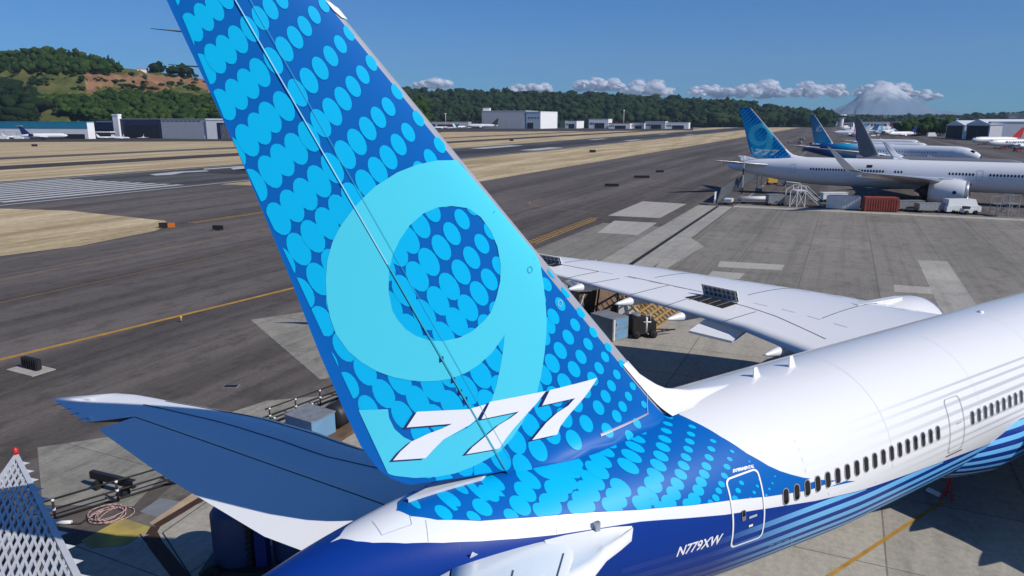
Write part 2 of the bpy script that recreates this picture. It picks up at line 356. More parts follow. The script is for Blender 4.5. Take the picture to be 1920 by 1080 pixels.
def fin_ell(x, y, s):
    cor = np.interp(y, [0, 800], [.53, .40]); hx = s*np.interp(y, [0, 800], [.72, .80]); out = []
    for k in range(16):
        t = 2*PI*k/16+.2; a = math.cos(t); b = math.sin(t)
        out.append(fin_hit(x+hx*a, y+s*(cor*a+math.sqrt(1-cor*cor)*b)))
    return out
DOTPOLYS = [fin_ell(*d) for d in FINDOTS]
NINE_OUT = [(855.6,300),(818.5,300.7),(781.5,308.5),(744.6,323),(705,348),(680,371),(663,390),(637,425),(622.5,454),(613,487.5),(610,525),(611.7,562.5),(618,594),(629,626),(651.7,658),(676.7,679),(705.8,695.8),(737,707),(768,713),(795,714.6),(820.4,713.5),(847.5,709),(872.5,699),(897.5,683.3),(922.5,660.4),(945.4,628),(942,660),(937,689.6),(929.8,723),(921,750),(905,776),(881,799),(851.7,814),(826.7,822),(801.7,828.3),(772.5,827),(755.8,818.8),(739,804),(728.8,783),(726.7,766.7),(640,770),(640,860),(690,900),(714,884),(739,891.7),(776.7,895.8),(818,893.8),(851.7,887.5),(885,875),(914,860),(937,845.8),(960,820.8),(976.7,795.8),(993,766.7),(1005.8,737.5),(1014,704),(1020.4,662.5),(1023.8,625),(1024.6,600),(1022.7,575),(1019,537),(1012,493),(1001,471),(960,421),(909,362)]
NINE_IN = [(846.7,386),(875.8,390),(900.8,406.9),(919.6,433),(932,462),(938,495.4),(937.3,526.7),(930,558),(919.6,585),(908,600),(885,620.8),(860,633),(830.8,639),(805.8,638.5),(778.8,629),(760,616.7),(745.4,600),(735,582),(728,547.5),(729,505.8),(736,476.7),(748.8,449.6),(767.5,422.5),(792.5,400.6),(819.6,389)]
q6 = lambda l: [(a/2.4+560, b/2.4+600) for a, b in l]
SEV = [q6([(530,411),(760,400),(842,377),(803,440),(765,472),(705,505),(650,535),(605,580),(568,620),(422,630),(455,590),(505,545),(580,510),(640,488),(688,465),(483,482)]),
       [(917.7,752.7),(1022.9,732.5),(1004,756.7),(981,781.7),(962.5,802.5),(948,821),(935.4,840),(873,851),(885,837.5),(910,816.7),(935,795.8),(955.8,783.3),(972.5,770.8),(901.7,785.4)],
       [(1030,730.8),(1118.8,708),(1106,728.8),(1093.8,745.4),(1079,762),(1062.5,781),(1050,798),(1043.8,814),(996.9,824.4),(1006,813),(1023,792),(1043.8,773),(1064.6,759.8),(1077,746),(1015.6,759.8)]]
NAVY_SH = [[(x-7.5, y+3.5) for x, y in s] for s in SEV]
FH_ = lambda l: [fin_hit(*p) for p in l]
NINE = [FH_(NINE_OUT), FH_(NINE_IN)]; SEV_ = [FH_(s) for s in SEV]; NSH_ = [FH_(s) for s in NAVY_SH]

def foil_h(s): return 5*(.2969*math.sqrt(max(s, 0))-.126*s-.3516*s*s+.2843*s**3-.1036*s**4)
def foil(mb, rows, m, s0=0.0, s1=1.0, n=12, m_le=None, sle=.05, m_low=None):
    """rows: (leading edge xyz, trailing edge xyz, thickness ratio); closed aerofoil skin between chord fractions s0..s1"""
    ss = [s0+(s1-s0)*(1-math.cos(PI*i/(2*n))) for i in range(n+1)] if s0 == 0 else [s0+(s1-s0)*i/n for i in range(n+1)]
    loops = []
    for le, te, t in rows:
        le = Vector(le); te = Vector(te); c = (te-le).length; L = []
        for s in reversed(ss): L.append(le+(te-le)*s+Vector((0, 0, foil_h(s)*t*c*1.1)))
        for s in ss[(1 if s0 == 0 else 0):]: L.append(le+(te-le)*s-Vector((0, 0, foil_h(s)*t*c*.75)))
        loops.append(L)
    k = len(loops[0])
    V = [p for L in loops for p in L]
    for j in range(k):
        j2 = (j+1) % k; up = j < n; sv = ss[n-j-1] if up else ss[min(j-n, n)]
        mm = m_le if (m_le and ((up and ss[n-j-1] < sle) or (not up and j-n < n and ss[j-n] < sle))) else (m if up or not m_low else m_low)
        base = len(mb.v) if j == 0 else base
        if j == 0: mb.v += [tuple(p) for p in V]
        for r in range(len(loops)-1): mb.f.append((base+r*k+j, base+(r+1)*k+j, base+(r+1)*k+j2, base+r*k+j2)); mb.m.append(mb.mi(mm)); mb.smooth.append(j != k-1)
    mb.f.append(tuple(base+i for i in range(k))); mb.m.append(mb.mi(m)); mb.smooth.append(False)
    mb.f.append(tuple(base+(len(loops)-1)*k+i for i in range(k))[::-1]); mb.m.append(mb.mi(m)); mb.smooth.append(False)
    return mb
def on_foil(rows, y, s, off=0.012):
    """point on the upper surface at span y and chord fraction s"""
    for (l0, t0, a), (l1, t1, b) in zip(rows[:-1], rows[1:]):
        if l0[1] <= y <= l1[1]+1e-6:
            f = (y-l0[1])/(l1[1]-l0[1]); le = Vector(l0).lerp(Vector(l1), f); te = Vector(t0).lerp(Vector(t1), f); t = a+(b-a)*f
            p = le+(te-le)*s; p.z += foil_h(s)*t*(te-le).length*1.1+off; return p
    return None
mir = lambda p, sd: (p[0], p[1]*sd, p[2])

# ---- tail plane outline measured on its own plane z = 6.45 + .12 y
TZ, TK = 6.45, .12
tp = lambda x, y: gpl(x, y, TZ, TK)
LEp = sorted([tuple(tp(*p)) for p in [(685,845),(620,820),(500,785),(330,755),(275,744),(240,738),(205,737)]], key=lambda p: p[1])
TIP = tp(97,748); TIPB = tp(172,787); HG0 = tp(640,929); HG1 = tp(225,776)
ELo = tp(182,800); ELm = tp(300,880); ELi = tp(500,995)
leX = lambda y: float(np.interp(y, [1.0]+[2.2]+[p[1] for p in LEp], [-5.2]+[-7.1]+[p[0] for p in LEp]))
def hgX(y): f = (y-HG0[1])/(HG1[1]-HG0[1]); return HG0[0]+(HG1[0]-HG0[0])*f
def teX(y): return float(np.interp(y, [ELi[1], ELm[1], ELo[1]], [ELi[0], ELm[0], ELo[0]])) if y > ELi[1] else ELi[0]+(ELi[1]-y)*.72
YE = ELo[1]
def build_tailplane(par, sd, mp, detail=True, name='horizontal_stabilizer'):
    fuse = [1.2, 1.7, 2.2, 2.8, 3.6, 5, 6.5, 8, YE]
    zz = lambda y: TZ+TK*y
    rows = [((leX(y), sd*y, zz(y)), (teX(y), sd*y, zz(y)), .085) for y in fuse]
    mb = MB()
    # main box: leading edge to hinge (chord fraction differs per row, so build rows whose 'trailing edge' is at the hinge)
    ss = [1-math.cos(PI*i/20) for i in range(11)]
    loops = []
    yt = np.linspace(YE, TIP[1]-.05, 7)[1:]
    def loop(y, te):
        le = leX(y) if y < LEp[-1][1] else LEp[-1][0]-(y-LEp[-1][1])/(TIP[1]-LEp[-1][1]+1e-6)*(LEp[-1][0]-TIP[0]-.1)
        full = le-(teX(min(y, YE))); full = max(full, .6); L = []
        for s in reversed(ss): x = le+(te-le)*s; f = min((le-x)/full, 1); L.append((x, sd*y, zz(y)+foil_h(f)*.085*full))
        for s in ss[1:]: x = le+(te-le)*s; f = min((le-x)/full, 1); L.append((x, sd*y, zz(y)-foil_h(f)*.085*full))
        return L
    for y in fuse: loops.append(loop(y, hgX(y)+.02))
    for y in yt:
        f = (y-YE)/(TIP[1]-YE); loops.append(loop(y, min(TIPB[0]+(TIP[0]-TIPB[0])*f, (LEp[-1][0]))))
    k = len(loops[0]); b = len(mb.v)
    for L in loops: mb.v += L
    i1, i2, i3 = mb.mi(mp), mb.mi(PM), mb.mi(PDARK)
    for r in range(len(loops)-1):
        for j in range(k):
            j2 = (j+1) % k; mb.f.append((b+r*k+j, b+(r+1)*k+j, b+(r+1)*k+j2, b+r*k+j2)); mb.m.append(i2 if 9 <= j <= 10 and r >= 2 else (i3 if j == k-1 and r < len(fuse) else i1)); mb.smooth.append(j != k-1)
    mb.f.append(tuple(b+(len(loops)-1)*k+j for j in range(k))); mb.m.append(i1); mb.smooth.append(False)
    if detail:
        def surf(y, fr):
            le = leX(y); full = le-teX(min(y, YE)); x = le+(hgX(y)-le)*fr; return (x, sd*y, zz(y)+foil_h((le-x)/full)*.085*full+.008)
        for fr in (.12, .52):
            pts = [surf(y, fr) for y in np.linspace(2.6, YE+.7, 12)]
            for p, q in zip(pts[:-1], pts[1:]): mb.bar(p, q, .035, PSEAM, .012)
    st = mb.build(name, par, fix=True)
    eb = MB(); dr = math.radians(5)
    rows = []
    for y in np.linspace(1.6, YE-.03, 9):
        h = hgX(y); t = teX(y); full = leX(y)-t
        rows.append((y, h-.03, t, foil_h(min((leX(y)-h)/full, 1))*.085*full))
    for (ya, ha, ta, za), (yb, hb, tb, zb) in zip(rows[:-1], rows[1:]):
        A = [(ha, sd*ya, zz(ya)+za), (ta, sd*ya, zz(ya)-(ha-ta)*math.sin(dr)), (ha, sd*ya, zz(ya)-za)]
        B = [(hb, sd*yb, zz(yb)+zb), (tb, sd*yb, zz(yb)-(hb-tb)*math.sin(dr)), (hb, sd*yb, zz(yb)-zb)]
        eb.face([A[0], A[1], B[1], B[0]], mp); eb.face([A[1], A[2], B[2], B[1]], mp); eb.face([A[2], A[0], B[0], B[2]], PDARK)
    ya, h, t, z_ = rows[-1]; eb.face([(h, sd*ya, zz(ya)+z_), (t, sd*ya, zz(ya)-(h-t)*math.sin(dr)), (h, sd*ya, zz(ya)-z_)], mp)
    eb.build('elevator', st)
    if detail:
        for f in (.08, .3, .52, .75):
            p = Vector(TIPB).lerp(Vector(TIP), f); p.y *= sd; w_ = MB().tube(p, p+Vector((-.28, sd*.02, .0)), .012, PDARK, r2=.004, n=5); w_.build('static_wick', st)
    return st

# ---- wing
ZW = lambda y: AX-1.6+.12*y
WLE = [(2.0, 33.0), (3.1, 31.6), (7.8, 28.3), (11.5, 26.6), (14.35, 24.6), (18, 21.8), (21.7, 18.9), (28, 12.6), (30.5, 10.0), (32.4, 7.9)]
WTE = [(2.0, 15.0), (3.1, 15.0), (7.8, 15.3), (11.5, 15.1), (14.35, 14.2), (18, 12.9), (21.7, 11.5), (28, 9.0), (30.5, 7.9), (32.4, 7.1)]
def wing_rows(sd): return [((a, sd*y, ZW(y)), (b, sd*y, ZW(y)-.0), np.interp(y, [2, 12, 32], [.125, .1, .075])) for (y, a), (_, b) in zip(WLE, WTE)]
WR = wing_rows(1)

def build_wing(par, sd, mp, main=False, tip_up=True, mp_low=None):
    mb = MB(); rows = wing_rows(sd); foil(mb, rows, mp, n=14, m_le=PM, sle=.03, m_low=mp_low)
    if main:
        for s_, y0, y1 in ((.16, 8, 29), (.62, 8, 27), (.045, 5, 31)):
            ys = np.linspace(y0, y1, 26)
            for i, (a, b) in enumerate(zip(ys[:-1], ys[1:])):
                if i % 2 == 0: mb.bar(on_foil(WR, a, s_), on_foil(WR, b, s_), .03, PSEAML, .008)
        for (ya, sa), (yb, sb) in (((7.8, .80), (13.2, .70)), ((13.2, .70), (16, .68)), ((16, .72), (16.0, .99)), ((20.8, .7), (21.2, .98)), ((12.6, .97), (12.4, .74)), ((22.5, .62), (29.5, .58)), ((22.5, .62), (22.7, .98)), ((18.2, .62), (18.4, .97)), ((16, .62), (20.8, .6)), ((9.8, .02), (9.6, .6)), ((14.2, .03), (14.4, .5)), ((19.5, .03), (19.7, .5)), ((25.0, .03), (25.1, .5))):
            pts = [on_foil(WR, ya+(yb-ya)*t, sa+(sb-sa)*t, .014) for t in np.linspace(0, 1, 7)]
            for p, q in zip(pts[:-1], pts[1:]): mb.bar(p, q, .045, PSEAM, .012)
    o = mb.build('wing', par)
    # flap track fairings: pointed pods under the trailing edge
    for y in (5.6, 8.8, 14.9, 18.2, 21.6):
        te = np.interp(y, [a for a, _ in WTE], [b for _, b in WTE]); c = np.interp(y, [a for a, _ in WLE], [b for _, b in WLE])-te
        L = min(1.35, c*.16); f = MB(); prof = [(-L, .0), (-L*.75, .10), (-L*.3, .22), (0, .28), (c*.2, .32), (c*.36, .2), (c*.42, .02)]
        f.lathe(prof, mp, axis='x', c=(te, sd*y, ZW(y)-.30), n=14); f.build('flap_fairing', o)
    if tip_up:
        r = MB(); y0 = 32.4; z0 = ZW(y0)
        rr = [((7.9, sd*y0, z0), (7.1, sd*y0, z0), .08)]
        rr = [((10.2, sd*30.6, ZW(30.6)+.05), (7.9, sd*30.6, ZW(30.6)), .08), ((8.6, sd*32.2, z0+.35), (6.8, sd*32.2, z0+.3), .08), ((6.9, sd*33.0, z0+1.5), (5.5, sd*33.0, z0+1.4), .08), ((5.1, sd*33.5, z0+2.8), (4.3, sd*33.5, z0+2.7), .08), ((3.6, sd*33.7, z0+3.6), (3.45, sd*33.7, z0+3.6), .08)]
        k = len(r.v); foil(r, rr, mp, n=8); r.build('wingtip', o)
    return o

def build_engine(par, sd, mp, metal_lip=True, x0=25.3, y=10.0, z=3.0, R=2.5, logo=None):
    L = 6.6
    mb = MB(); c = (x0, sd*y, z)
    mb.lathe([(0, R*.80), (1.0, R*.9), (2.4, R*.99), (4.0, R*1.02), (5.3, R*.99), (5.9, R*.95)], mp, 'x', c, 36)
    mb.lathe([(5.9, R*.95), (6.35, R*.90), (6.5, R*.85), (6.45, R*.80), (6.2, R*.78)], PM, 'x', c, 36)
    mb.lathe([(6.2, R*.78), (5.0, R*.77), (4.9, .35)], PDARK, 'x', c, 36)
    mb.lathe([(0, R*.80), (.35, R*.60)], PDARK, 'x', c, 36)
    o = mb.build('engine', par)
    f = MB(); f.lathe([(4.95, R*.76), (5.0, .4)], PDARK, 'x', c, 36); f.lathe([(5.0, .42), (5.5, .3), (5.8, .02)], GREYP, 'x', c, 20); f.build('fan', o)
    co = MB(); co.lathe([(.6, R*.62), (-.7, R*.50), (-1.5, R*.38), (-1.55, R*.24), (-2.6, .03)], PDARK, 'x', c, 24); co.build('exhaust_cone', o)
    p = MB(); p.box((x0+1.2, sd*y, z+R-.1), (5.0, .45, .7), mp, ry=math.radians(2)); p.build('pylon', o)
    return o

def build_gear(par, x, y, z_top, r=.68, wheels=6, name='main_gear'):
    g = MB(); g.tube((x, y, r), (x, y, z_top), .16, GREYP, n=10); g.bar((x+1.6, y, z_top-.2), (x, y, 1.2), .12, GREYP)
    g.bar((x-1.5, y, r), (x+1.5, y, r), .2, GREYP); o = g.build(name, par)
    for dx in ([-1.45, 0, 1.45] if wheels == 6 else [0]):
        for dy in (-.55, .55):
            w_ = MB(); w_.lathe([(-.22, .05), (-.22, r*.85), (-.12, r), (.12, r), (.22, r*.85), (.22, .05)], RUB, 'y', (x+dx, y+dy, r), 18); w_.build('wheel', o)
    return o

def rrect(cx, cy, hx, hy, rx, ry, n=5):
    out = []
    for (sx, sy, a0) in ((1, 1, 0), (-1, 1, 90), (-1, -1, 180), (1, -1, 270)):
        for i in range(n+1):
            a = math.radians(a0+90*i/n); out.append((cx+sx*(hx-rx)+rx*math.cos(a), cy+sy*(hy-ry)+ry*math.sin(a)))
    return out
def zphi(x, z):
    a, b, c = sec(x); return math.acos(max(-1, min(1, (z-(a+b)/2)/((a-b)/2))))
WZ = AX+.657; PITCH_W = .48847
def window_mesh(par, i, sd=1, hx=.112, hz=.235, name='window'):
    x = i*PITCH_W; v = zphi(x, WZ); s = Skin(); R_ = 3.0
    o1 = rrect(x, sd*v, hx+.03, (hz+.03)/R_, hx+.028, (hx+.028)/R_); i1 = rrect(x, sd*v, hx, hz/R_, hx-.002, (hx-.002)/R_)
    s.drape([o1, i1], fusP, .3, .1, PRIM, .020, True); s.drape([i1], fusP, .3, .1, PGLASS, .014, True)
    return s.build(name, par)
def build_fin(par, base, livery=False, le_mat=None, detail=False, fname='vertical_fin'):
    le_mat = le_mat or PLE; s = Skin()
    zs = list(np.arange(7.7, 11.3, .15))+list(np.arange(11.3, 19.5, .35))+[19.7]; cs = [(1-math.cos(PI*i/22)) for i in range(12)]
    for side in (1, -1):
        def Pb(a, z, off=0.0, side=side):
            le = xLE(z); hg = xHG(z); x = le+(hg-le)*(1-a); y = hfin(x, z)+off; return (x, -side*y, z)
        A = [1-c for c in cs][::-1]
        lo = [a for a in A if a <= .91]+[.925]; hi = [.925]+[a for a in A if a > .935]
        s.grid(Pb, lo, zs, base, flip=(side == -1)); s.grid(Pb, hi, zs, le_mat, flip=(side == -1))
    clipF = [(xHG(7.8)+.0, 7.8), (xLE(7.8)-.16, 7.8), (xLE(19.7)-.12, 19.7), (xHG(19.7), 19.7)]
    clipR = [(-15.38, 20.15), (-12.70, 12.1), (-12.0, 10.1), (-11.44, 8.95), (-10.67, 8.33), (xHG(8.14)-.014, 8.14), (xHG(19.69)-.014, 19.69)]
    clipR = [(xTE(19.69), 19.69), (xTE(16.34)+.0, 16.34), (xTE(10.56)+.02, 10.56), (xTE(8.9)+.03, 8.9), (xTE(8.32)+.03, 8.32), (xHG(8.14)-.014, 8.14), (xHG(19.69)-.014, 19.69)]
    def paint(sk, rud):
        clip = clipR if rud else clipF
        for side in (1, -1):
            P = finP(side, rud); fl = side == -1
            for i, d in enumerate(DOTPOLYS): sk.drape([d], P, .25, .25, PD, .006+.0008*(i % 7), fl, clip)
            sk.drape(NINE, P, .25, .25, PC, .016, fl, clip)
            for n_ in NSH_: sk.drape([n_], P, .25, .25, PNV, .021, fl, clip)
            for n_ in SEV_: sk.drape([n_], P, .25, .25, PWT, .026, fl, clip)
    if livery: paint(s, False)
    fin = s.build(fname, par)
    r = Skin(); zs2 = [8.12, 8.2, 8.31, 8.45, 8.6, 8.9, 9.2, 9.62]+list(np.arange(10, 19.5, .4))+[19.7]
    for side in (1, -1):
        P = finP(side, True)
        def Pr(a, z, off=0.0, P=P): hg = xHG(z)-.014; te = xTE(z); return P(te+(hg-te)*a, z, off)
        r.grid(Pr, list(np.linspace(0, 1, 9)), zs2, base, flip=(side == -1))
    if livery: paint(r, True)
    rud = r.build('rudder', fin)
    # hinge spar seen in the slot, tip and rudder end caps
    sp = MB()
    zl = np.append(np.arange(8.1, 19.6, .5), 19.68)
    for a, b in zip(zl[:-1], zl[1:]):
        ha = hfin(xHG(a), a)*.93; hb = hfin(xHG(b), b)*.93
        sp.face([(xHG(a)-.05, -ha, a), (xHG(b)-.05, -hb, b), (xHG(b)-.05, hb, b), (xHG(a)-.05, ha, a)], MATS['hinge_paint'])
    z = 19.7; xs = np.linspace(xHG(z), xLE(z), 10)
    sp.face([(x, -hfin(x, z), z) for x in xs]+[(x, hfin(x, z), z) for x in xs[::-1]], base)
    sp.build('hinge_spar', fin)
    if detail:
        for z, l in ((18.55, .5), (17.95, .5), (17.3, .5), (19.1, .5)):
            p = finP(1, True)(xTE(z), z); k = MB(); k.tube(p, (p[0]-l, p[1], p[2]+.02), .014, PDARK, r2=.005, n=5); k.build('static_wick', rud)
        k = Skin(); k.drape([[fin_hit(*p_) for p_ in [(611, 3), (617, 4), (634, 16), (651, 37), (640, 33), (625, 20)]]], finP(1), .2, .2, PWT, .03); k.build('tip_strip', fin)
        # fairing seam line low on the fin
        k = Skin(); P = finP(1)
        k.drape([[(a, b) for a, b in [fin_hit(1125,817), fin_hit(1212,777), fin_hit(1213,773), fin_hit(1124,812)][::1]]], P, .2, .2, PM, .034)
        L = [fin_hit(1212,735), fin_hit(1213,777)]; k.drape([[L[0], (L[0][0]+.02, L[0][1]), (L[1][0]+.02, L[1][1]), L[1]]], P, .2, .2, PSEAML, .034)
        k.build('fairing_strip', fin)
        for px in ((993, 505), (1049, 568)):
            k = Skin(); c = fin_hit(*px); o_ = [(c[0]+.085*math.cos(t), c[1]+.085*math.sin(t)) for t in np.linspace(0, 2*PI, 20, endpoint=False)]; i_ = [(c[0]+.068*math.cos(t), c[1]+.068*math.sin(t)) for t in np.linspace(0, 2*PI, 20, endpoint=False)]
            k.drape([o_, i_], P, .3, .3, PSEAML if px[0] > 1000 else MATS['teal_ink'], .034); k.build('static_port', fin)
        # hinge fittings on the slot
        for px in ((827, 673), (849, 712), (872, 749), (862, 735)):
            a = fin_hit(*px); k = MB(); k.box((a[0], -hfin(a[0]+.05, a[1])-.0, a[1]), (.10, .05, .13), PNV); k.build('hinge_fitting', fin)
        k = Skin(); k.drape([[(xHG(13.9), 13.9), (xHG(13.9)+.03, 13.9), (xHG(19.6)+.022, 19.6), (xHG(19.6), 19.6)]], P, .25, .25, MATS['hinge_glint_paint'], .034)  # highlight of the fin's rear edge, painted on as a pale strip
        k.drape([[(xHG(8.2)-.01, 8.2), (xHG(8.2)+.04, 8.2), (xHG(13.9)+.03, 13.9), (xHG(13.9), 13.9)]], P, .25, .25, MATS['teal_ink'], .034); k.build('hinge_edge_shading', fin)  # lower hinge line in teal, its shadow put into the colour
        k = Skin(); z0, z1 = 8.4, 19.6
        k.drape([[(xHG(z0)+.28, z0), (xHG(z0)+.292, z0), (xHG(z1)+.292, z1), (xHG(z1)+.28, z1)]], P, .25, .25, MATS['teal_ink'], .032, False); k.build('panel_line', fin)
    return fin
mat('hinge_glint_paint', (.30, .66, .85), .5); mat('hinge_paint', (.10, .42, .62), .5); mat('teal_ink', (.03, .38, .50), .5)

def band(xs, f0, f1, P=fusP):
    return [(x, f0(x)) for x in xs]+[(x, f1(x)) for x in xs[::-1]]
rad = math.radians

# ================================================================ the near airliner
jet = thing('airliner', 'nearest airliner, its huge dotted blue tail with a pale 9 filling the photo', 'airliner', (0, 0, 0))
def build_main():
    s = Skin()
    us = list(np.arange(-16.7, 8, .25))+list(np.arange(8, 46, .6))+list(np.arange(46, 58.71, .5)); vv = list(np.linspace(-PI, PI, 97))
    s.grid(fusP, us, vv, PW, True)
    A = [fus_hit(*p) for p in [(640,1010),(668,1015),(700,1018),(760,1019),(830,1018),(900,1015),(970,1010),(1040,1003),(1120,991),(1200,978),(1280,972),(1360,965),(1440,953),(1529,939),(1607,921),(1680,897),(1769,864.5),(1858,831),(1920,802)]]
    A = [a for a in A if a]; A.insert(0, (A[0][0]-.25, 0.0))
    Bc = [fus_hit(*p) for p in [(742,935),(741,945),(748,958),(770,968),(820,975),(900,977),(1000,970),(1100,962),(1200,956),(1300,947),(1370,938),(1440,931),(1529,918),(1573,909),(1604,902)]]
    Cc = [fus_hit(*p) for p in [(1570,901),(1540,899.6),(1507,895.6),(1484,890),(1462,883),(1440,873),(1400,850),(1350,818),(1300,790),(1275,778)]]
    Bc = [b for b in Bc if b]; Bc = [b for b in Bc if b[1] > .02]; Bc.insert(0, (Bc[0][0]-.05, 0.0)); Cc = [c for c in Cc if c]
    fA = lambda x: float(np.interp(x, [a[0] for a in A]+[30, 58], [a[1] for a in A]+[rad(110), rad(112)]))
    for sd in (1, -1):
        navy = [(-16.68, 0.0)]+[(x, sd*v) for x, v in A]+[(27, sd*rad(110)), (45, sd*rad(111)), (45, sd*PI*.9999), (-16.68, sd*PI*.9999)]
        s.drape([navy], fusP, .3, PI/48, PN, .005, True)
        blue = [(x, sd*v) for x, v in Bc]+[(x, sd*v) for x, v in Cc]+[(-2.2, 0.0)]
        s.drape([blue], fusP, .25, PI/48, PB, .005, True)
        # printed stripes of the lower body
        xs = list(np.arange(-6, 45, .5))
        for k, (a, b, m) in enumerate([(91.4, 95.2, STRIPE_L), (98.6, 103.0, STRIPE_L), (106.8, 111.0, STRIPE_L), (114.6, 118.8, STRIPE_L), (122.2, 126.2, STRIPE_L), (129.2, 133.5, STRIPE_G), (137, 144, STRIPE_G), (147, 175, STRIPE_G)]):
            xx = [x for x in xs if fA(x)+.004 < rad(b)-.01]
            if len(xx) > 1: s.drape([band(xx, lambda x: sd*max(rad(a), fA(x)+.004), lambda x: sd*rad(b))], fusP, .5, PI/48, m, .010, True)
        for a, b in ((51, 52.6), (56.2, 58), (62, 64.4), (68.3, 70.8), (74.8, 77.2), (81.3, 83.6), (87, 89), (92.2, 93.6)):
            xx = [x for x in list(np.arange(1.0, 45, .5)) if rad(b) < fA(x)-.02]
            if len(xx) > 1: s.drape([band(xx, lambda x: sd*rad(a), lambda x: sd*rad(b))], fusP, .5, PI/48, STRIPE_W, .008, True)
    # dots of the tail pattern on the body: (px, py, half length, half width) measured, kept as body coordinates
    q8 = lambda l: [(x/6+1160, y/6+740, a/6, b/6) for x, y, a, b in l]
    q7 = lambda l: [(x/4.8+900, y/4.8+740, a/4.8, b/4.8) for x, y, a, b in l]
    qd = lambda l: [(x/4.909+1220, y/4.909+860, a/4.909, b/4.909) for x, y, a, b in l]
    q0 = lambda l: [(x/2.4+560, y/2.4+600, a/2.4, b/2.4) for x, y, a, b in l]
    D = q8([(210,308,75,20),(222,408,96,28),(203,495,104,36),(182,590,118,42),(143,692,128,52),(105,805,138,60),
            (565,258,48,15),(552,330,58,20),(535,410,66,25),(518,502,80,32),(497,592,88,40),(472,693,95,44),(443,795,104,50),(410,905,112,56),
            (826,362,45,18),(813,446,50,22),(797,528,58,27),(779,616,58,30),(754,705,65,34),(728,800,74,40),(696,898,80,45),(658,1000,88,50),
            (1060,522,38,17),(1040,612,48,24),(1014,708,56,30),(984,808,60,34),(958,893,66,38),
            (1272,640,28,13),(1247,725,34,18),(1215,813,42,24),(1187,910,42,26),(1467,752,14,8),(1378,992,32,20),(1580,955,16,10),(1555,1027,20,12),(1755,920,8,6),(1727,995,14,9)])
    D += qd([(700,75,35,22),(676,157,36,22),(650,235,36,24),(623,295,34,24),(596,360,38,26),(550,402,30,22),
             (510,70,50,30),(490,143,54,34),(462,213,58,38),(435,290,60,42),(400,370,66,46),(345,420,62,44),
             (300,65,60,34),(273,145,64,38),(243,232,70,44),(208,318,76,50),(165,400,80,54),(95,455,78,50),
             (20,240,95,60),(-15,350,100,62),(803,293,28,20),(775,365,32,22),(980,253,15,10),(950,310,18,12),(920,368,20,12),(1118,227,9,7),(1090,278,12,9),(1143,160,7,5),(1062,335,14,10),(905,27,10,7)])
    D += q7([(1263,838,112,60),(1225,930,114,62),(1190,1015,116,64),(1500,905,100,56),(1455,990,104,58),
             (1150,360,90,24),(1132,432,104,34),(1108,503,112,40),(1080,590,118,48),(1052,680,124,56),(1015,772,126,60),(975,868,126,64),(930,965,126,66),(885,1045,120,62),
             (870,430,70,30),(855,510,96,34),(835,592,104,42),(808,678,112,50),(775,770,120,58),(730,800,124,62),(685,868,126,72),(632,985,118,74),(565,1060,110,60),(830,640,110,46),
             (560,690,110,40),(600,610,105,36),(640,545,90,30),(435,762,132,56),(405,877,118,64),(360,1000,112,68),(700,640,112,44),(750,560,108,36),(520,640,110,36),(700,720,120,52)])
    D += q0([(872,728,70,26),(855,781,60,27),(826,844,56,33),(787,888,40,22),(725,755,50,17),(686,806,56,22),(652,868,50,27),(520,822,32,15),(610,762,40,14),(640,715,45,12),(955,880,38,24),(800,690,60,16),(735,712,50,13)])
    fuseclip = {}
    def inpoly(p, poly):
        c = False
        for i in range(len(poly)):
            a, b = poly[i-1], poly[i]
            if (a[1] > p[1]) != (b[1] > p[1]) and p[0] < (b[0]-a[0])*(p[1]-a[1])/(b[1]-a[1])+a[0]: c = not c
        return c
    fB = lambda x: float(np.interp(x, [b[0] for b in Bc[2:]], [b[1] for b in Bc[2:]]))
    for i, (x, y, a, b) in enumerate(D):
        g_ = .94 if x < 950 else 1.03; a *= g_; b *= g_
        ang = rad(float(np.interp(y, [780, 860, 920], [16, 30, 40]))-(10 if x < 960 else 0)*(1 if y < 900 else .4)); poly = []
        for k in range(16):
            t = 2*PI*k/16; ex = a*math.cos(t); ey = b*math.sin(t)
            h = fus_hit(x+ex*math.cos(ang)-ey*math.sin(ang), y+ex*math.sin(ang)+ey*math.cos(ang))
            if h: poly.append(h)
        if len(poly) < 12 or min(p[0] for p in poly) < -11: continue
        poly = [(p[0], min(p[1], fB(p[0])-.004)) for p in poly]
        for sd in (1, -1): s.drape([[(p[0], sd*p[1]) for p in poly]], fusP, .25, PI/48, PD, .009+.0008*(i % 7), True)
    # registration and small lettering, laid on the skin
    def lettering(txt, o, ex, eh, m, shear=0.0, bold=0.0, off=.018):
        V, F, W = text_tris(txt, shear, bold); b = len(s.v); k = s.mi(m)
        for a, c in V:
            h = fus_hit(o[0]+ex[0]*a/W+eh[0]*c, o[1]+ex[1]*a/W+eh[1]*c); s.v.append(fusP(h[0], h[1], off)); s.n.append(s.nrm(fusP, h[0], h[1], True))
        for f in F: s.f.append(tuple(f[::1])+()); s.f[-1] = tuple(i+b for i in s.f[-1]); s.m.append(k); s.smooth.append(True)
    lettering('N779XW', (1267, 1044), (84, -26), (5, -19), PWT, .12, .02)
    lettering('EXPERIMENTAL', (1373, 886.5), (40, -9.5), (0.5, -6.5), PWT, 0, .06)
    seam = MATS['skin_seam']
    for x in (5.4, 11.4, 16.8, 22.2):
        s.drape([[(x, -rad(95)), (x+.016, -rad(95)), (x+.016, rad(88)), (x, rad(88))]], fusP, .5, PI/48, seam, .012, True)
    for v in (18, 47): s.drape([[(1.2, rad(v)), (44, rad(v)), (44, rad(v)+.004), (1.2, rad(v)+.004)]], fusP, .5, PI/48, seam, .012, True)
    fus = s.build('fuselage', jet)
    # 777X outline lettering
    # windows of the starboard side
    for i in list(range(18))+list(range(22, 45)): window_mesh(fus, i)
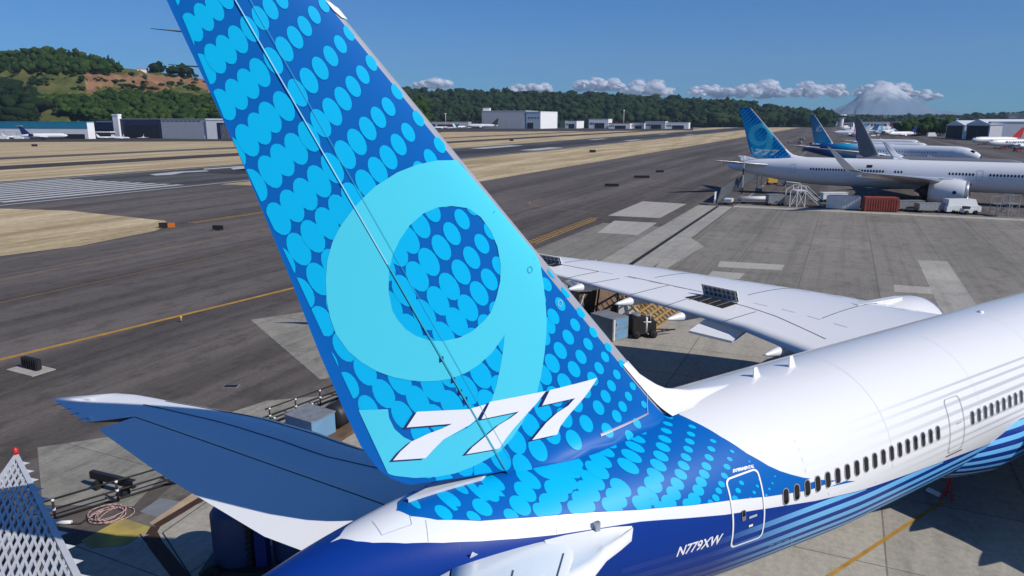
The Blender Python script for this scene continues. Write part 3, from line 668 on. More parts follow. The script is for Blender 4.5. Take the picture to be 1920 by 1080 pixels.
    # doors
    def door(x0, x1, p0, p1, m, wd, name='door'):
        k = Skin(); cx, cy = (x0+x1)/2, rad((p0+p1)/2); hx, hy = (x1-x0)/2, rad((p1-p0)/2)
        k.drape([rrect(cx, cy, hx, hy, .18, .06), rrect(cx, cy, hx-wd, hy-wd/3.0, .15, .05)], fusP, .3, .06, m, .022, True); return k.build(name, fus)
    d1 = door(-2.22, -.92, 59, 101, PWT, .055)
    k = Skin(); k.drape([rrect(-1.78, rad(82), .075, .055, .04, .015)], fusP, .3, .1, PM, .03, True); k.drape([rrect(-1.78, rad(80.8), .055, .03, .03, .01)], fusP, .3, .1, PGLASS, .034, True); k.build('door_window', d1)
    k = Skin(); k.drape([rrect(-1.42, rad(84.4), .16, .012, .03, .006)], fusP, .3, .1, PGREY, .03, True); k.build('door_handle', d1)
    k = Skin(); k.drape([rrect(-1.5, rad(89.6), .08, .012, .01, .004)], fusP, .3, .1, PWT, .03, True); k.build('door_placard', d1)
    d2 = door(9.1, 10.15, 59, 96.5, PGREY, .035)
    k = Skin(); k.drape([rrect(9.62, rad(98.2), .56, .008, .02, .004)], fusP, .3, .1, BLK, .024, True); k.build('door_sill', d2)
    k = Skin(); k.drape([rrect(9.75, rad(77), .14, .008, .02, .004)], fusP, .3, .1, PGREY, .03, True); k.build('door_handle', d2)
    # stripes line lettering "777X" in thin outline on the lower stripes
    V, F, W = text_tris('777X', .35, -.03); k = Skin(); mi = k.mi(MATS['stripe_pale'])
    for a, c in V:
        h = fus_hit(1428+62*a/W+8*c, 1036-20*a/W-13*c); k.v.append(fusP(h[0], h[1], .02)); k.n.append(k.nrm(fusP, h[0], h[1], True))
    for f in F: k.f.append(f); k.m.append(mi); k.smooth.append(True)
    k.mats = [MATS['outline_ink']]; k.build('lettering', fus)
    # tail cone panel lines and the metal gap strip under the rudder
    def strip(pxs, wpx, m, off=.014, name='panel_line'):
        k = Skin()
        for a, b in zip(pxs[:-1], pxs[1:]):
            dx, dy = b[0]-a[0], b[1]-a[1]; l = math.hypot(dx, dy); nx, ny = -dy/l*wpx/2, dx/l*wpx/2
            hs = [fus_hit(a[0]+nx, a[1]+ny), fus_hit(b[0]+nx, b[1]+ny), fus_hit(b[0]-nx, b[1]-ny), fus_hit(a[0]-nx, a[1]-ny)]
            if all(hs): k.drape([hs], fusP, .5, .1, m, off, True)
        if k.f: return k.build(name, fus)
    strip([(698,978),(716,1004),(772,984),(768,966)], .9, PSEAML); strip([(798,975),(803,1016)], .8, PSEAML); strip([(1040,968),(1044,1001)], .7, PSEAML)
    strip([(860,1016),(861,1038)], .8, PNV)
    k = MB()
    pts_t = [fusP(*fus_hit(*p), .10) for p in [(763,941),(838,903),(884,884),(930,868)]]; pts_b = [fusP(*fus_hit(*p), .09) for p in [(766,943),(850,916),(903,901),(936,873)]]
    for i in range(3): k.face([pts_t[i], pts_t[i+1], pts_b[i+1], pts_b[i]], MATS['gap_grey']); k.face([tuple(Vector(pts_t[i])-Vector((0, 0, .16))), tuple(Vector(pts_t[i+1])-Vector((0, 0, .16))), pts_t[i+1], pts_t[i]], MATS['gap_grey']); k.face([pts_b[i], pts_b[i+1], tuple(Vector(pts_b[i+1])-Vector((0, 0, .2))), tuple(Vector(pts_b[i])-Vector((0, 0, .2)))], MATS['gap_grey'])
    k.build('gap_fairing', fus)
    # dorsal fillet highlights are part of the fin; small drain mast and probe
    h = fus_hit(1117, 990); p = fusP(*h, 0); k = MB(); k.box((p[0], p[1]-.05, p[2]+.05), (.14, .10, .30), PM); k.build('drain_mast', fus)
    h = fus_hit(880, 1046); p = Vector(fusP(*h, 0)); k = MB(); k.raw([p+Vector((0, -.02, 0)), p+Vector((.25, -.02, 0)), p+Vector((0.02, -.12, .22)), p+Vector((.02, .03, 0)), p+Vector((.24, .03, 0))], [(0, 1, 2), (3, 2, 4), (0, 2, 3), (1, 4, 2), (0, 3, 4, 1)], PW); k.build('vortex_fin', fus)
    # antennas on the crown
    for x in (3.9, 2.03):
        k = MB(); a, b, t = .34, .20, .03; z0 = 8.58; hh = .42 if x > 3 else .36
        k.raw([(x-a/2, -t, z0), (x+a/2, -t, z0), (x+a/2, t, z0), (x-a/2, t, z0), (x-.18, -.008, z0+hh), (x-.02, -.008, z0+hh), (x-.02, .008, z0+hh), (x-.18, .008, z0+hh)], [(0, 1, 5, 4), (1, 2, 6, 5), (2, 3, 7, 6), (3, 0, 4, 7), (4, 5, 6, 7)], PWT); k.build('antenna', fus)
    k = MB(); k.lathe([(8.595, .13), (8.65, .12), (8.68, .02)], PWT, 'z', (17.2, 0, 0), 12); k.build('antenna', fus)
    # crown seam forward of the fin
    fin = build_fin(jet, PB, True, detail=True)
    k = MB(); zz_ = [8.50, 8.56, 8.62, 8.70, 8.80, 8.92, 9.07, 9.27, 9.5, 9.75, 10.0, 10.25]
    def frow(z, side):
        z = z+0.0; xr = float(np.interp(z, ZD, XD)) if z > 8.55 else 1.3+(8.55-z)*2; xl = xLE(z)-.34; h0 = hfin(xl, z)+.035+.42*math.exp(-(z-8.45)/.13)*(1 if z > 8.45 else 1)
        return [(xl+(xr+.02-xl)*q, -side*(min(h0, 1.0)*(1-q)**.75), z) for q in np.linspace(0, 1, 10)]
    for side in (1, -1):
        R_ = [frow(z, side) for z in zz_]
        b0 = len(k.v); k.v += [p for r_ in R_ for p in r_]; mi_ = k.mi(PWT)
        for i in range(len(R_)-1):
            for j in range(9): q_ = (b0+i*10+j, b0+i*10+j+1, b0+(i+1)*10+j+1, b0+(i+1)*10+j); k.f.append(q_ if side == 1 else q_[::-1]); k.m.append(mi_); k.smooth.append(True)
    k.build('dorsal_fillet', fin)
    for sd in (1, -1): build_tailplane(jet, sd, PW)
    k = MB(); inn = [Vector(fusP(*fus_hit(*p), .02)) for p in [(1184,986),(1150,988),(1110,994),(1060,1003),(1020,1013)]]
    out = [Vector(gpl(x, y, TZ+.10, -TK)) for x, y in [(1182,990),(1163,1008),(1136,1028),(1112,1058),(1065,1088)]]; out[0] = inn[0]+Vector((.02, -.02, -.03))
    nq = 5; rows_ = []
    for a_, b_ in zip(inn, out): rows_.append([a_.lerp(b_, q/nq)+Vector((0, 0, -.10*math.sin(PI*q/nq))) for q in range(nq+1)]+[b_+Vector((.02, -.02, -.35))])
    for r0, r1 in zip(rows_[:-1], rows_[1:]):
        for i in range(nq+1): k.face([r0[i], r0[i+1], r1[i+1], r1[i]], PW, True)
    k.build('root_fillet', jet)
    build_wing(jet, 1, PW, True, True); build_wing(jet, -1, PW, False, True)
    for sd in (1, -1): build_engine(jet, sd, PW)
    # raised spoilers with the dark bays behind them, drooped inboard flap, on the port wing
    for (ya, yb, sA) in ((13.9, 15.9, .66), (24.9, 26.9, .60)):
        a = on_foil(WR, ya, sA); b = on_foil(WR, yb, sA); ax = (b-a).normalized(); k = MB()
        upv = Vector((-.35, .0, .95)).normalized()*(.78 if ya < 20 else .55)
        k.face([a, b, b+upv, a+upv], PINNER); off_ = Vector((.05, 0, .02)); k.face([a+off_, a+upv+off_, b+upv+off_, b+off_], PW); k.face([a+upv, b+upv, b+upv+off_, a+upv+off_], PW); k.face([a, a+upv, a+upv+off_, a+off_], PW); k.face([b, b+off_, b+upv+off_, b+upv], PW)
        for t in np.linspace(.06, .94, 8): p = a.lerp(b, t)+Vector((-.02, 0, 0)); k.bar(p, p+upv*.97, .05, PGREY, .05)
        for t in (.08, .5, .92): p = a+upv*t+Vector((-.03, 0, 0)); k.bar(p, p+(b-a), .05, PGREY, .05)
        k.build('spoiler', jet)
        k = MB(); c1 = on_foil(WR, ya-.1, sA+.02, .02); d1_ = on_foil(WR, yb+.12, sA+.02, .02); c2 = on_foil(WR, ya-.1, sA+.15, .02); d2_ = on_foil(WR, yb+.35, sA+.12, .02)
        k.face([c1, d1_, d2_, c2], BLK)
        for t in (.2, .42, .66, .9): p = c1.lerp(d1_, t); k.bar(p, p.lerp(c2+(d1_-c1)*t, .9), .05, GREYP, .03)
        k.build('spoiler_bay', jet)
    k = MB(); ys = (11.4, 13.6)
    P0 = Vector(WR[0][0]); te = lambda y: float(np.interp(y, [a for a, _ in WTE], [b for _, b in WTE]))
    a = Vector((te(11.4)+1.3, 11.4, ZW(11.4)+.12)); b = Vector((te(13.7)+1.0, 13.7, ZW(13.7)+.1)); dn = Vector((-1.75, .1, -.75))
    k.face([a, b, b+dn*1.05, a+dn], PW); e = Vector((-.03, 0, -.14)); k.face([a+e, a+dn+e, b+dn*1.05+e, b+e], PGREY); k.face([a+dn, b+dn*1.05, b+dn*1.05+e, a+dn+e], PGREY); k.face([a, a+dn, a+dn+e, a+e], MATS['light_grey_paint']); k.face([b, b+e, b+dn*1.05+e, b+dn*1.05], MATS['light_grey_paint'])
    k.build('flap', jet)
    # wing-body fairing with its own stripes
    def fairP(x, v, off=0.0):
        t = (x-10.4)/(36-10.4); b = min(1, max(0, math.sin(PI*min(max(t, 0), 1))*2.0)); b = b**.6 if b > 0 else 0
        W_ = 2.2+1.05*b+off; H = 1.3+1.25*b+off; return (x, -W_*math.sin(v), 4.35+H*math.cos(v))
    k = Skin(); k.grid(fairP, list(np.arange(10.4, 36.01, .4)), list(np.linspace(0, 2*PI, 73)), PN, True)
    for sd in (1, -1):
        for i in range(7):
            a0 = 72+i*10.5; xs = list(np.arange(11.6, 35, .5)); m = MATS['stripe_light_blue'] if i < 5 else MATS['stripe_pale']
            k.drape([band(xs, lambda x: sd*rad(a0), lambda x: sd*rad(a0+5))], fairP, .4, PI/36, m, .012, True)
    k.build('belly_fairing', jet)
    build_gear(jet, 25.5, 5.2, 4.2); build_gear(jet, 25.5, -5.2, 4.2); build_gear(jet, 52, 0, 3.0, .5, 2, 'nose_gear')
mat('skin_seam', (.71, .72, .74), .5); mat('gap_grey', (.62, .63, .66), .35); mat('outline_ink', (.35, .55, .72), .5)
build_main()

# ================================================================ ground
G_ASPH = ground_mat('asphalt', (.158, .136, .121), (.112, .096, .085), (.196, .170, .152), stain=.55, tyre=.35)
G_ASPH2 = ground_mat('asphalt_dark', (.078, .064, .057), (.048, .041, .037), (.11, .092, .082), stain=.5, tyre=.3)
G_RUN = ground_mat('runway_asphalt', (.115, .108, .104), (.07, .066, .065), (.155, .146, .138), stain=.4, tyre=.45)
G_APRON = ground_mat('apron_concrete', (.26, .24, .205), (.20, .185, .158), (.31, .285, .245), joints=(7.6, 7.6, .05), jcol=.55, stain=.45)
G_CONC = ground_mat('concrete_light', (.40, .375, .32), (.34, .315, .268), (.46, .43, .37), joints=(6.1, 6.1, .04), jcol=.5, stain=.3)
G_CONC2 = ground_mat('concrete_weathered', (.31, .295, .245), (.235, .225, .19), (.38, .36, .305), joints=(6.1, 6.1, .04), jcol=.6, stain=.5, patch=.15)
G_PATCH = ground_mat('concrete_patch', (.44, .41, .36), (.37, .345, .30), (.50, .47, .42), stain=.2)
G_STRIP = ground_mat('concrete_strip', (.40, .38, .335), (.31, .295, .26), (.47, .445, .395), joints=(6.0, 40, .05), jcol=.6, stain=.35)
G_YELP = mat('line_yellow', (.50, .27, .045), .7, noise=.35, scale=1.3)
G_WHTP = mat('line_white', (.55, .55, .53), .7, noise=.25, scale=.8)
G_STAIN = mat('yellow_stain', (.50, .38, .07), .9, noise=.6, scale=.7, col2=(.16, .145, .09))
G_BROWN = mat('brown_channel', (.060, .026, .013), .85, noise=.4, scale=1.5)
G_BRIMM = mat('rust_band', (.60, .40, .24), .85, noise=.4, scale=.8, col2=(.30, .24, .17))
G_SLOT = mat('drain_slot', (.012, .012, .012), .8)

def grass_mat(name, a, b, c):
    m = bpy.data.materials.new(name); m.use_nodes = True; n = m.node_tree; N = n.nodes; L = n.links; p = N['Principled BSDF']; p.inputs['Roughness'].default_value = 1; p.inputs['Specular IOR Level'].default_value = .1
    g = N.new('ShaderNodeNewGeometry'); mp = N.new('ShaderNodeMapping'); mp.inputs['Rotation'].default_value = (0, 0, -RANG); L.new(g.outputs['Position'], mp.inputs['Vector'])
    def ns(sx, sy, det):
        q = N.new('ShaderNodeMapping'); q.inputs['Scale'].default_value = (sx, sy, 1); L.new(mp.outputs[0], q.inputs['Vector']); t = N.new('ShaderNodeTexNoise'); t.inputs['Scale'].default_value = 1; t.inputs['Detail'].default_value = det; t.inputs['Roughness'].default_value = .7; L.new(q.outputs[0], t.inputs['Vector']); return t.outputs['Fac']
    r = N.new('ShaderNodeValToRGB'); r.color_ramp.elements[0].position = .36; r.color_ramp.elements[1].position = .62; r.color_ramp.elements[0].color = (*a, 1); r.color_ramp.elements[1].color = (*b, 1); e = r.color_ramp.elements.new(.5); e.color = (*c, 1)
    L.new(ns(.014, .11, 9), r.inputs['Fac'])
    r2 = N.new('ShaderNodeValToRGB'); r2.color_ramp.elements[0].position = .3; r2.color_ramp.elements[1].position = .7; r2.color_ramp.elements[0].color = (.66, .66, .66, 1); r2.color_ramp.elements[1].color = (1.15, 1.15, 1.15, 1); L.new(ns(.5, 1.2, 5), r2.inputs['Fac'])
    x = N.new('ShaderNodeMix'); x.data_type = 'RGBA'; x.blend_type = 'MULTIPLY'; x.inputs[0].default_value = 1; L.new(r.outputs[0], x.inputs[6]); L.new(r2.outputs[0], x.inputs[7]); L.new(x.outputs[2], p.inputs['Base Color']); MATS[name] = m; return m
G_GRASS = grass_mat('dry_grass', (.33, .26, .15), (.66, .53, .35), (.50, .39, .23))
G_FAR = grass_mat('far_land', (.05, .07, .03), (.12, .11, .06), (.08, .09, .04))

def sheet(name, pts, m, z, kind='structure'):
    mb = MB(); mb.face([(p[0], p[1], z) for p in pts], m); o = mb.build(name); tag(o, kind=kind); return o
def usheet(name, u0, u1, v0, v1, m, z): return sheet(name, [uv(u0, v0), uv(u1, v0), uv(u1, v1), uv(u0, v1)], m, z)
def psheet(name, pxs, m, z): return sheet(name, [gz(*p) for p in pxs], m, z)
# base land as one sheet to the horizon
n_ = 64; gm = MB(); gm.face([(12600*math.cos(2*PI*i/n_), 12600*math.sin(2*PI*i/n_), 0) for i in range(n_)], G_FAR); tag(gm.build('ground'), kind='structure')
Z = lambda k: .004*k
usheet('airfield_grass', -400, 3600, 88, 640, G_GRASS, Z(1))
usheet('taxiway', -400, 3400, -60, 89.5, G_ASPH, Z(2))
usheet('parking_apron', -150, 2600, -900, 16, G_APRON, Z(3))
usheet('far_apron', 131, 2600, -700, 15.4, G_ASPH, Z(4))
usheet('taxiway_shoulder', -400, 3400, 80.6, 89.4, ground_mat('asphalt_shoulder', (.14, .122, .108), (.105, .092, .082), (.17, .15, .133), stain=.3), Z(3))
usheet('taxiway_centre', 95, 1500, 34, 66, G_ASPH2, Z(3)) if False else None
usheet('runway', -60, 3200, 149, 212, G_RUN, Z(3))
sheet('connector_fillet', [uv(60.5, 150.5), gz(0, 391), gz(130, 395), gz(310, 414), gz(324, 427), uv(76, 88), uv(150, 88), uv(126, 104), uv(121, 150.5)], G_ASPH, Z(2)+.003)
sheet('left_taxiway', [gz(0, 480), gz(150, 461), gz(290, 433), gz(312, 424), uv(78, 88), uv(78, 80), uv(0, 80), uv(-100, 85)], G_ASPH, Z(3)+.001)
usheet('outer_taxiway', -200, 3000, 262, 285, G_ASPH2, Z(2)); usheet('outer_taxiway', -200, 3000, 330, 350, G_ASPH, Z(2))
sheet('hangar_apron', [gz(-700, 263.5), gz(0, 266.5), gz(440, 265), gz(760, 261), gz(830, 247.5), gz(1300, 244.5), gz(1300, 236), gz(400, 240), gz(-700, 240)], G_ASPH2, Z(3))
# runway piano keys, edge line, aiming marks
for i in range(10): usheet('threshold_stripe', 70, 116, 156.5+i*5.0, 159.3+i*5.0, G_WHTP, Z(4))
usheet('runway_edge_line', 60, 2500, 151.6, 152.6, G_WHTP, Z(4)); usheet('runway_edge_line', 60, 2500, 207.4, 208.4, G_WHTP, Z(4)); usheet('runway_end_line', 62, 64.5, 151, 208, G_WHTP, Z(4))
psheet('runway_number', [(280,327),(330,322),(385,319.5),(392,321),(345,323.5),(322,327.5),(292,329)], G_WHTP, Z(4)); psheet('runway_number', [(432,315),(470,311),(470,320),(440,319)], G_WHTP, Z(4)); psheet('runway_number', [(380,316.5),(470,310),(470,311.6),(384,318)], G_WHTP, Z(4))
for u0, u1, v0, v1 in ((355, 402, 155.5, 165), (366, 425, 193, 203), (560, 600, 157, 163), (575, 615, 193, 199), (800, 840, 157, 162), (820, 860, 192, 197)): usheet('aiming_mark', u0, u1, v0, v1, G_WHTP, Z(4))
usheet('rubber_marks', 430, 1500, 168, 184, mat('tyre_rubber_stain', (.035, .035, .037), .9, noise=.4, scale=.05), Z(4))
usheet('rubber_marks', 150, 430, 172, 190, MATS['tyre_rubber_stain'], Z(4))
# yellow lines
def line(name, p0, p1, wd, m, z):
    a = np.array(p0[:2]); b = np.array(p1[:2]); d = (b-a)/np.linalg.norm(b-a); n = np.array([-d[1], d[0]])*wd/2
    return sheet(name, [(*(a+n), 0), (*(a-n), 0), (*(b-n), 0), (*(b+n), 0)], m, z)
line('yellow_line', gz(-120, 704), gz(553, 539.5), .55, G_YELP, Z(5))
line('yellow_line', uv(-60, 79.4), uv(75, 79.4), .14, G_YELP, Z(5)); line('yellow_line', uv(-60, 68.7), uv(80, 68.7), .12, MATS['line_yellow'], Z(5))
for a, b in (((360,418),(500,397)), ((995,456),(1120,408))):
    P, Q = gz(*a), gz(*b); d = (Q-P); nrm_ = np.array([-d[1], d[0], 0])/np.linalg.norm(d)
    line('hold_line', P, Q, .3, G_YELP, Z(5)); line('hold_line', P-nrm_*.7, P-nrm_*.7+d*.9, .3, G_YELP, Z(5))
    k = MB(); nn = 22
    for i in range(nn):
        s0 = P+d*(i/nn)+nrm_*.75; s1 = P+d*((i+.5)/nn)+nrm_*.75; k.face([(*(s0-nrm_*.28)[:2], Z(5)), (*(s1-nrm_*.28)[:2], Z(5)), (*(s1+nrm_*.28)[:2], Z(5)), (*(s0+nrm_*.28)[:2], Z(5))], G_YELP)
    tag(k.build('hold_line_dashes'), kind='structure'); 
c0 = [(1180,404),(1120,401),(1060,393),(1015,388),(992,383),(994,378),(1010,375)]
cp = [gz(*p) for p in c0]
for a, b in zip(cp[:-1], cp[1:]): line('yellow_line', a, b, .16, MATS['line_yellow'], Z(5))
line('yellow_line', gz(1540, 1090), gz(1772, 938), .17, G_YELP, Z(6))
# right-hand apron: drain channel with pale shoulders, service line, pale patches
usheet('drain_shoulder', 30, 126, 16.2, 23.0, G_STRIP, Z(5)+.002); usheet('drain_slot', 30, 125.5, 18.75, 19.35, G_SLOT, Z(6)+.0045)
usheet('service_strip', 125.4, 128.2, -300, 16.2, G_PATCH, Z(6))
for i, pp in enumerate([[(1205,377.5),(1287,382.5),(1237,409),(1140,404.5)], [(1152,414),(1232,418),(1195,441),(1120,436.5)], [(1350,490),(1471,497),(1465,507),(1345,501)], [(1336,508),(1397,513),(1385,524),(1326,519)], [(1675,534),(1745,539),(1752,552),(1677,548)], [(1720,488),(1776,490),(1850,600),(1770,600)], [(1225,505),(1285,440),(1320,462),(1240,510)]]):
    psheet('concrete_patch', pp, G_PATCH if i < 5 else G_STRIP, Z(6)+.0005*i)
psheet('apron_mottle', [(1000,470),(1130,418),(1300,430),(1180,500),(1090,520)], ground_mat('concrete_olive', (.25, .235, .20), (.20, .188, .16), (.30, .28, .24), joints=(7.6, 7.6, .05), stain=.4), Z(4))
# near pavement: lighter concrete round the near airliner
sheet('near_concrete', [gz(1075, 540), gz(1240, 500), gz(1560, 612), uv(60, -60), uv(-60, -60), uv(-60, 10), gz(-150, 1120), gz(180, 1010), gz(400, 925), gz(640, 800), gz(1000, 640)], G_CONC, Z(5))
psheet('concrete_panel', [(70,840),(222,817),(310,888),(250,950),(80,948)], G_CONC2, Z(6))
psheet('concrete_panel', [(470,600),(570,585),(700,700),(600,712)], G_CONC2, Z(6))
psheet('concrete_panel', [(420,778),(500,752),(640,740),(560,800)], G_CONC2, Z(6)+.001)
psheet('tarmac_panel', [(420,604),(470,600),(640,740),(560,760),(380,790),(300,700)], G_ASPH, Z(5)+.001) if False else None
psheet('oil_stained_panel', [(205,985),(260,967),(330,905),(420,900),(470,900),(330,965),(250,1010),(165,1020)], ground_mat('stained_pavement', (.17, .155, .135), (.12, .105, .09), (.21, .19, .16), stain=.8, patch=.4), Z(6)+.002)
psheet('yellow_stained_panel', [(152,1015),(230,972),(285,990),(240,1022),(170,1030)], G_STAIN, Z(7)+.002)
psheet('grey_patch', [(262,960),(300,935),(345,942),(300,972)], GREYP, Z(7))
psheet('rust_band', [(280,982),(383,911),(395,923),(297,993)], G_BRIMM, Z(8)+.003)
for a, b in (((395,926),(292,988)), ((292,988),(283,1003)), ((283,1003),(292,1022)), ((292,1022),(345,1090))): line('brown_channel', gz(*a), gz(*b), .42 if a[1] < 1000 else .55, G_BROWN, Z(9)+.001*a[1]/1000)
for a, b in (((405,930),(305,1000)), ((305,1000),(360,1085)), ((262,1002),(330,1085))): line('joint_line', gz(*a), gz(*b), .05, G_SLOT, Z(8))

# ================================================================ terrain: hills beyond the field
def hill_mat(name, cols, scale):
    m = bpy.data.materials.new(name); m.use_nodes = True; n = m.node_tree; N = n.nodes; L = n.links; p = N['Principled BSDF']; p.inputs['Roughness'].default_value = 1; p.inputs['Specular IOR Level'].default_value = .05
    g = N.new('ShaderNodeNewGeometry'); t = N.new('ShaderNodeTexNoise'); t.inputs['Scale'].default_value = scale; t.inputs['Detail'].default_value = 8; t.inputs['Roughness'].default_value = .7; L.new(g.outputs['Position'], t.inputs['Vector'])
    r = N.new('ShaderNodeValToRGB'); L.new(t.outputs['Fac'], r.inputs['Fac']); r.color_ramp.elements[0].position = .32; r.color_ramp.elements[1].position = .68
    r.color_ramp.elements[0].color = (*cols[0], 1); r.color_ramp.elements[1].color = (*cols[-1], 1)
    for i, c in enumerate(cols[1:-1]): e = r.color_ramp.elements.new(.32+.36*(i+1)/(len(cols)-1)); e.color = (*c, 1)
    L.new(r.outputs[0], p.inputs['Base Color']); MATS[name] = m; return m
H_GRASS = hill_mat('hill_grass', [(.05, .075, .02), (.10, .11, .035), (.17, .15, .06)], .02)
H_SOIL = hill_mat('bare_soil', [(.17, .085, .045), (.26, .14, .08), (.36, .24, .13)], .03)
H_WOOD = hill_mat('woodland_floor', [(.012, .028, .008), (.025, .048, .014)], .03)
H_FAR = hill_mat('far_woodland', [(.02, .04, .02), (.045, .06, .03), (.07, .08, .05)], .004)
H_SNOW = hill_mat('snow_and_rock', [(.16, .19, .25), (.28, .32, .38), (.55, .58, .63)], .004)

def hill(name, prof, D0, D1, m, step=8, nd=12, jit=.0, m2=None, crest=1.0, extra=None):
    """prof: (px, py of the ridge) ; rises from the plain at depth D0 to the ridge at depth D1, falls away behind"""
    xs = np.arange(prof[0][0], prof[-1][0]+1, step); mb = MB(); V = []; rr = np.random.default_rng(3)
    def zr(x): return CAM[2]+(224-float(np.interp(x, [p[0] for p in prof], [p[1] for p in prof])))/FPX*D1
    nj = nd+5
    for x in xs:
        L = (x-960)/FPX; zt = zr(x)
        for j in range(nj):
            if j <= nd: f = j/nd; D = D0+(D1-D0)*f; z = zt*(f**.85*(1-.0)+.0)-(.8 if j == 0 else 0)
            else: f = (j-nd)/4; D = D1+(D1-D0)*f*1.2; z = zt*(1-f*f*.9)
            z += rr.normal()*jit*(zt*.1) if 0 < j < nd else 0
            V.append(tuple(LD(L*D, D, z)))
    F = [(i*nj+j, (i+1)*nj+j, (i+1)*nj+j+1, i*nj+j+1) for i in range(len(xs)-1) for j in range(nj-1)]
    mb.raw(V, F, m, True)
    if extra:
        for k, f in enumerate(F):
            c = np.mean([V[i] for i in f], axis=0); mm = extra(c)
            if mm: mb.m[k] = mb.mi(mm)
    o = mb.build(name); tag(o, kind='structure')
    def at(x, f):
        D = D0+(D1-D0)*f; z = zr(x)*f**.85; L = (x-960)/FPX*D; return LD(L, D, z)
    return at
def to_px(P):
    d = np.asarray(P, float)-CAM; q = d @ FW; return 960+FPX*(d @ RT)/q, 540-FPX*(d @ UP)/q
def soil(c):
    x, y = to_px(c)
    if 160 < x < 470 and 138+(x-160)*.02 < y < 166+(x-160)*.0+8*math.sin(x*.05): return H_SOIL
    return None
LEFT = hill('hillside', [(-700, 120), (-200, 128), (0, 126), (60, 120), (130, 116), (200, 124), (240, 132), (300, 138), (360, 146), (430, 158), (520, 172), (640, 182), (780, 186)], 760, 1150, H_GRASS, step=10, nd=26, jit=.25, extra=soil)
MID = hill('wooded_ridge', [(640, 186), (740, 180), (800, 182), (900, 184), (1000, 186), (1060, 187), (1150, 190), (1250, 195), (1330, 200), (1400, 207), (1450, 213), (1500, 219), (1560, 222)], 1600, 2300, H_WOOD, step=12, nd=8)
hill('far_ridge', [(1330, 221), (1400, 216), (1480, 213), (1560, 214), (1640, 216), (1720, 215), (1800, 216), (1900, 214), (2400, 213)], 5200, 6500, H_FAR, step=20, nd=4)
RIGHTH = hill('wooded_rise', [(1560, 223), (1620, 221), (1700, 220), (1760, 222), (1800, 219), (1850, 217), (1920, 216), (2100, 212), (2500, 208)], 2300, 2900, H_WOOD, step=12, nd=5)
# snow peak on the horizon
mb = MB(); rr = np.random.default_rng(5); D = 12200; nx = 40; V = []
pk = [(1400, 223), (1480, 219), (1540, 210), (1572, 195), (1598, 174), (1620, 162), (1634, 158), (1650, 163), (1682, 184), (1730, 206), (1810, 218), (1900, 222)]
xs = np.linspace(1400, 1900, 60)
for i, x in enumerate(xs):
    zt = CAM[2]+(224-float(np.interp(x, [p[0] for p in pk], [p[1] for p in pk])))/FPX*D
    for j in range(9):
        f = j/8; zz_ = zt*f+(rr.normal()*22 if 0 < j < 8 else rr.normal()*6)*min(1, zt/250); Dj = D-1300*(1-f); V.append(tuple(LD((x-960)/FPX*Dj, Dj, max(zz_, -2))))
    V.append(tuple(LD((x-960)/FPX*(D+900), D+600, -2)))
FM = [(i*10+j, (i+1)*10+j, (i+1)*10+j+1, i*10+j+1) for i in range(59) for j in range(9)]
H_ROCK = hill_mat('mountain_forest', [(.03, .05, .07), (.05, .08, .10)], .003)
H_SNOW = bpy.data.materials.new('snowcap'); H_SNOW.use_nodes = True; n = H_SNOW.node_tree; p_ = n.nodes['Principled BSDF']; p_.inputs['Roughness'].default_value = 1
g_ = n.nodes.new('ShaderNodeNewGeometry'); sx_ = n.nodes.new('ShaderNodeSeparateXYZ'); tn_ = n.nodes.new('ShaderNodeTexNoise'); tn_.inputs['Scale'].default_value = .006; tn_.inputs['Detail'].default_value = 9; tn_.inputs['Roughness'].default_value = .7
md_ = n.nodes.new('ShaderNodeMath'); md_.operation = 'MULTIPLY_ADD'; md_.inputs[1].default_value = 520; mr_ = n.nodes.new('ShaderNodeMapRange'); mr_.inputs['From Min'].default_value = 560; mr_.inputs['From Max'].default_value = 760
mx_ = n.nodes.new('ShaderNodeMix'); mx_.data_type = 'RGBA'; mx_.inputs[6].default_value = (.14, .21, .28, 1); mx_.inputs[7].default_value = (.66, .68, .72, 1)
n.links.new(g_.outputs['Position'], sx_.inputs[0]); n.links.new(g_.outputs['Position'], tn_.inputs['Vector']); n.links.new(tn_.outputs['Fac'], md_.inputs[0]); n.links.new(sx_.outputs['Z'], md_.inputs[2]); n.links.new(md_.outputs[0], mr_.inputs[0]); n.links.new(mr_.outputs[0], mx_.inputs[0]); n.links.new(mx_.outputs[2], p_.inputs['Base Color'])
mb.raw(V, FM, H_SNOW, True); tag(mb.build('mountain'), kind='structure')

# ================================================================ clouds (outside the haze)
CL = bpy.data.materials.new('cloud_vapour'); CL.use_nodes = True; n = CL.node_tree; N = n.nodes; L = n.links; N.remove(N['Principled BSDF'])
df = N.new('ShaderNodeBsdfDiffuse'); df.inputs[0].default_value = (.97, .97, .98, 1); tl = N.new('ShaderNodeBsdfTranslucent'); tl.inputs[0].default_value = (.95, .96, 1, 1); dm = N.new('ShaderNodeMixShader'); dm.inputs[0].default_value = .3; L.new(df.outputs[0], dm.inputs[1]); L.new(tl.outputs[0], dm.inputs[2]); tr = N.new('ShaderNodeBsdfTransparent'); lw = N.new('ShaderNodeLayerWeight'); lw.inputs[0].default_value = .5
tx = N.new('ShaderNodeTexNoise'); g = N.new('ShaderNodeNewGeometry'); tx.inputs['Scale'].default_value = .012; tx.inputs['Detail'].default_value = 8; L.new(g.outputs['Position'], tx.inputs['Vector'])
ma = N.new('ShaderNodeMath'); ma.operation = 'MULTIPLY_ADD'; ma.inputs[1].default_value = 1.3; ma.inputs[2].default_value = -.45; L.new(tx.outputs['Fac'], ma.inputs[0])
ad = N.new('ShaderNodeMath'); ad.operation = 'ADD'; ad.use_clamp = True; L.new(lw.outputs['Facing'], ad.inputs[0]); L.new(ma.outputs[0], ad.inputs[1])
